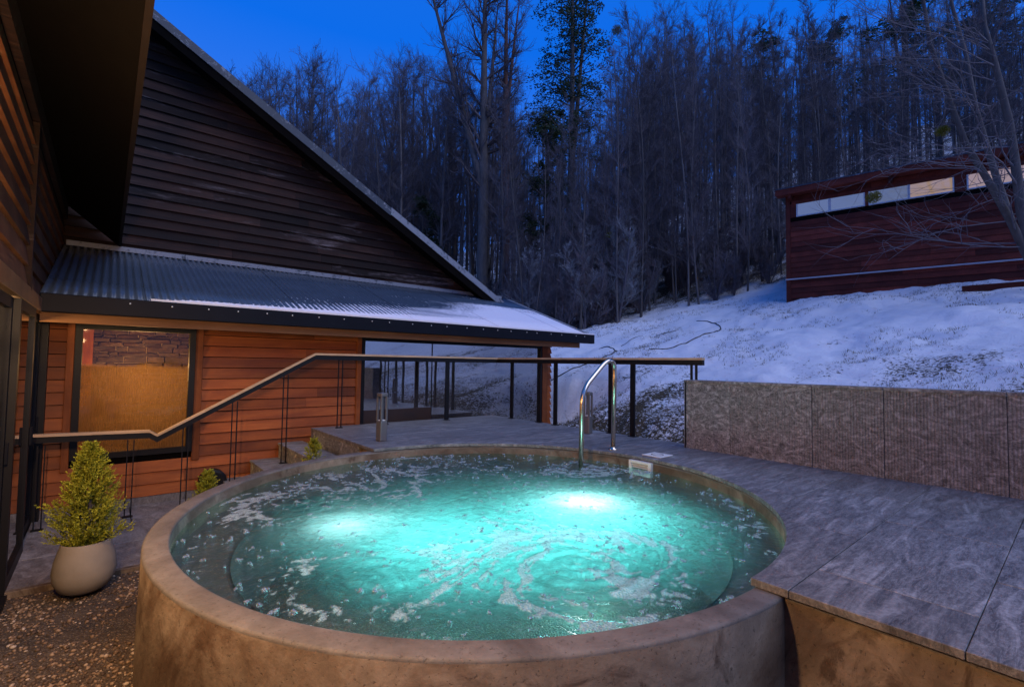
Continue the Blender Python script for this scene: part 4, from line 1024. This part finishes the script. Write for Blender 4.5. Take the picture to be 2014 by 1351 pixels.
def plant3(ab, *a, **k):
    t = plant(*((a[0], ab[:2])+a[1:]), **k); o = bpy.data.objects.new('limbs', ab[2]); C.objects.link(o); o.parent = t; return t
e1 = evergreen(51, 21, .24, 74, 2.7, .40)
x, y = px_xy(1118, 25); plant3(e1, 'evergreen_tree', x, y, 1.02, .3, 'tall dark evergreen with layered foliage rising against blue sky')
e2 = evergreen(52, 10, .12, 34, 1.9, .35)
x, y = px_xy(1075, 24); plant3(e2, 'evergreen_tree', x, y, 1.05, 2.3, 'lower dark evergreen at the foot of the tallest evergreen')
x, y = px_xy(835, 25); plant3(e2, 'evergreen_tree', x, y, .72, 4.3, 'small dark evergreen just above the lodge roof slope')
for px, Yd, s, lab in ((1500, 44, 1.6, 'dark evergreen high in the wood left of the cabin'), (1790, 38, 1.8, 'dark evergreen in the wood above the middle of cabin roof'), (1960, 34, 1.6, 'dark evergreen behind the leaning tree at photo edge'), (1640, 50, 1.7, 'dark evergreen deep in the wood above the cabin corner')):
    x, y = px_xy(px, Yd); plant3(e2, 'evergreen_tree', x, y, s, px*.1, lab, group='dark evergreens above the cabin')
# frosted bushes at the wood's edge
bush = [proto(600+i, mt=M_twig, mc=M_frost, height=3.2, r0=.03, spread=.26, nb=20, start=.05, bend=.1, tn=4, tw=.75, fork=[(0, 0, 1, 0), (.3, .1, .8, .0), (-.2, -.3, .9, 0.)]) for i in range(2)]
bdark = [proto(620+i, mt=M_twig, mc=M_twig, height=2.6, r0=.02, spread=.3, nb=22, start=.02, bend=.1, tn=4, tw=.9, fork=[(0, 0, 1, 0), (.3, .2, .8, .0), (-.3, -.2, .9, 0.)]) for i in range(2)]
for i, (px, Yd, s, lab) in enumerate(((1035, 19.5, 1.1, 'frosted bare bush nearest the lodge roof end'), (1085, 18.8, 1.0, 'frosted bush under the small evergreen'), (1150, 18.4, 1.2, 'frosted bush at treeline above the lean-to corner'), (1215, 18.6, 1.35, 'tallest frosted bush at the treeline, above the grab rail'), (1265, 19.5, .8, 'small frosted bush right of the tallest one'))):
    x, y = px_xy(px, Yd); plant('frosted_bush', bush[i % 2], x, y, s, i*1.3, lab, 'bush', 'frosted bushes at the treeline')
k = 0
while k < 60:
    az = R(random.uniform(-3, 29)); Yd = random.uniform(18.2, 25); x, y = cam_w(Yd*math.tan(az), Yd)
    if not free(x, y): continue
    k += 1; plant('brushwood', bdark[k % 2], x, y, random.uniform(.5, 1.3), random.random()*6, 'dark leafless brushwood under the trees '+('behind the lodge roof end' if az < R(9) else 'above the grab rail' if az < R(17) else 'left of the cabin'), 'bush', 'brushwood under the trees')
# foreground leaning tree by the cabin
def pxline(L, Y_, wig=0): return [at_depth(a, b, Y_+wig*math.sin(i*1.3)) for i, (a, b) in enumerate(L)]
ft = thing('leaning_tree', 'leaning bare multi-stem tree in front of the cabin', 'tree', (15.6, .6, Hs(15.6, .6)))
stemsP = [([(2060, 580), (2014, 490), (1985, 430), (1940, 350), (1900, 285), (1870, 205), (1830, 90), (1812, -20), (1800, -150)], 10.0, .085),
          ([(2062, 585), (1990, 440), (1960, 350), (1935, 270), (1918, 210), (1900, 110), (1872, 10), (1850, -120)], 10.3, .08),
          ([(2066, 590), (2010, 420), (1998, 330), (1985, 240), (1958, 130), (1936, 50), (1928, -60)], 9.6, .10)]
sgf = []; rs_ = random.Random(5)
for pl, Yd, r_ in stemsP:
    P = pxline(pl, Yd, .15); rad = [r_*(1-.75*i/(len(P)-1)) for i in range(len(P))]; o = tube('stem', P, rad, M_bark, ft, 8); rel(o, ft)
    for q in range(17):
        j = rs_.randrange(1, len(P)-1); p = P[j].lerp(P[j+1], rs_.random()); 
        def br(p, d, L, r, lev):
            n_ = 6; cur = d
            for i in range(n_):
                cur = (cur+Vector((rs_.gauss(0, .13), rs_.gauss(0, .13), rs_.gauss(.02, .12)))).normalized(); p2 = p+cur*L/n_; sgf.append((p, p2, r*(1-i/n_*.8), r*(1-(i+1)/n_*.8), lev))
                if lev < 3 and rs_.random() < .85:
                    ax = Vector((rs_.gauss(0, 1), rs_.gauss(0, 1), rs_.gauss(0, .8))).normalized(); br(p2, (cur+ax*.8).normalized(), L*rs_.uniform(.3, .6), r*.55, lev+1)
                p = p2
        sgn = -1 if rs_.random() < .72 else 1
        d = (rt*sgn*rs_.uniform(.6, 1)+up*rs_.uniform(-.25, .6)+fwd*rs_.uniform(-.5, .3)).normalized(); br(p, d, rs_.uniform(1.2, 3.2), rad[j]*.24, 1)
V, F = seg_mesh(sgf, 1.0); o = fast('crown', V, F, M_twig, ft); rel(o, ft)
# mistletoe clumps
def clump(r, seed):
    rs = np.random.default_rng(seed); P = rs.normal(size=(1500, 3)); P /= np.linalg.norm(P, axis=1)[:, None]; d = P.copy(); P *= (rs.random((1500, 1))**.6)*r*[1, 1, .8]
    return leafcloud(P, d, rs.uniform(.10, .22, 1500)*r, rs.random(1500))
for i, (px, py, Yd, r_, lab) in enumerate(((1213, 60, 25, .26, 'round orange-brown clump high in a tree right of the tall evergreen'), (1718, 388, 11.5, .16, 'yellow-green mistletoe clump hanging before the cabin window strip'), (1853, 258, 10.2, .13, 'yellow-green mistletoe clump on the leaning tree above cabin roof'), (1240, 472, 19, .16, 'yellow-green mistletoe clump low in the front trees'), (1200, 462, 19, .14, 'small yellow-green mistletoe clump left of its lower neighbour'))):
    p = at_depth(px, py, Yd); t = thing('mistletoe_clump', lab, 'mistletoe', p, 'mistletoe clumps in the trees'); add_leaves('leaves', clump(r_, 70+i), M_mist, t)
# dry grass poking through the snow
n = 26000; gx_ = 5.45+rng.random(n)**1.35*12; gy_ = -2+rng.random(n)*16
kp = fbm(gx_*.7*1.0, gy_*1.2, 4)+np.clip((9.5-gx_)/9, 0, .35)*.45+rng.random(n)*.12 > .60
kp &= ~((gy_ > FY-.1) & (gx_ < 7.2)) & (gx_ < 17.5); gx_, gy_ = gx_[kp], gy_[kp]; gz_ = H(gx_, gy_)-.008; m_ = len(gx_)
B0 = np.stack([gx_, gy_, gz_], -1); ang = rng.random((m_, 4))*6.28; hgt = .02+.055*rng.random((m_, 4)); Vs = []
for q in range(4):
    dv = np.stack([np.cos(ang[:, q]), np.sin(ang[:, q]), 0*ang[:, q]], -1); pv_ = np.stack([-dv[:, 1], dv[:, 0], dv[:, 2]], -1); b = B0+dv*.012*q
    Vs.append(np.stack([b-pv_*.0035, b+pv_*.0035, b+dv*hgt[:, q:q+1]*.8+np.array([0, 0, 1.])*hgt[:, q:q+1]], 1))
V = np.concatenate(Vs).reshape(-1, 3); F = np.arange(len(V)).reshape(-1, 3)
ga = stuff(fast('dry_grass', V, F, simple('dry_grass_blade', (.10, .075, .035), .8, 0, .5, 3))); ga['label'] = 'dark dry grass blades poking through the thin snow'
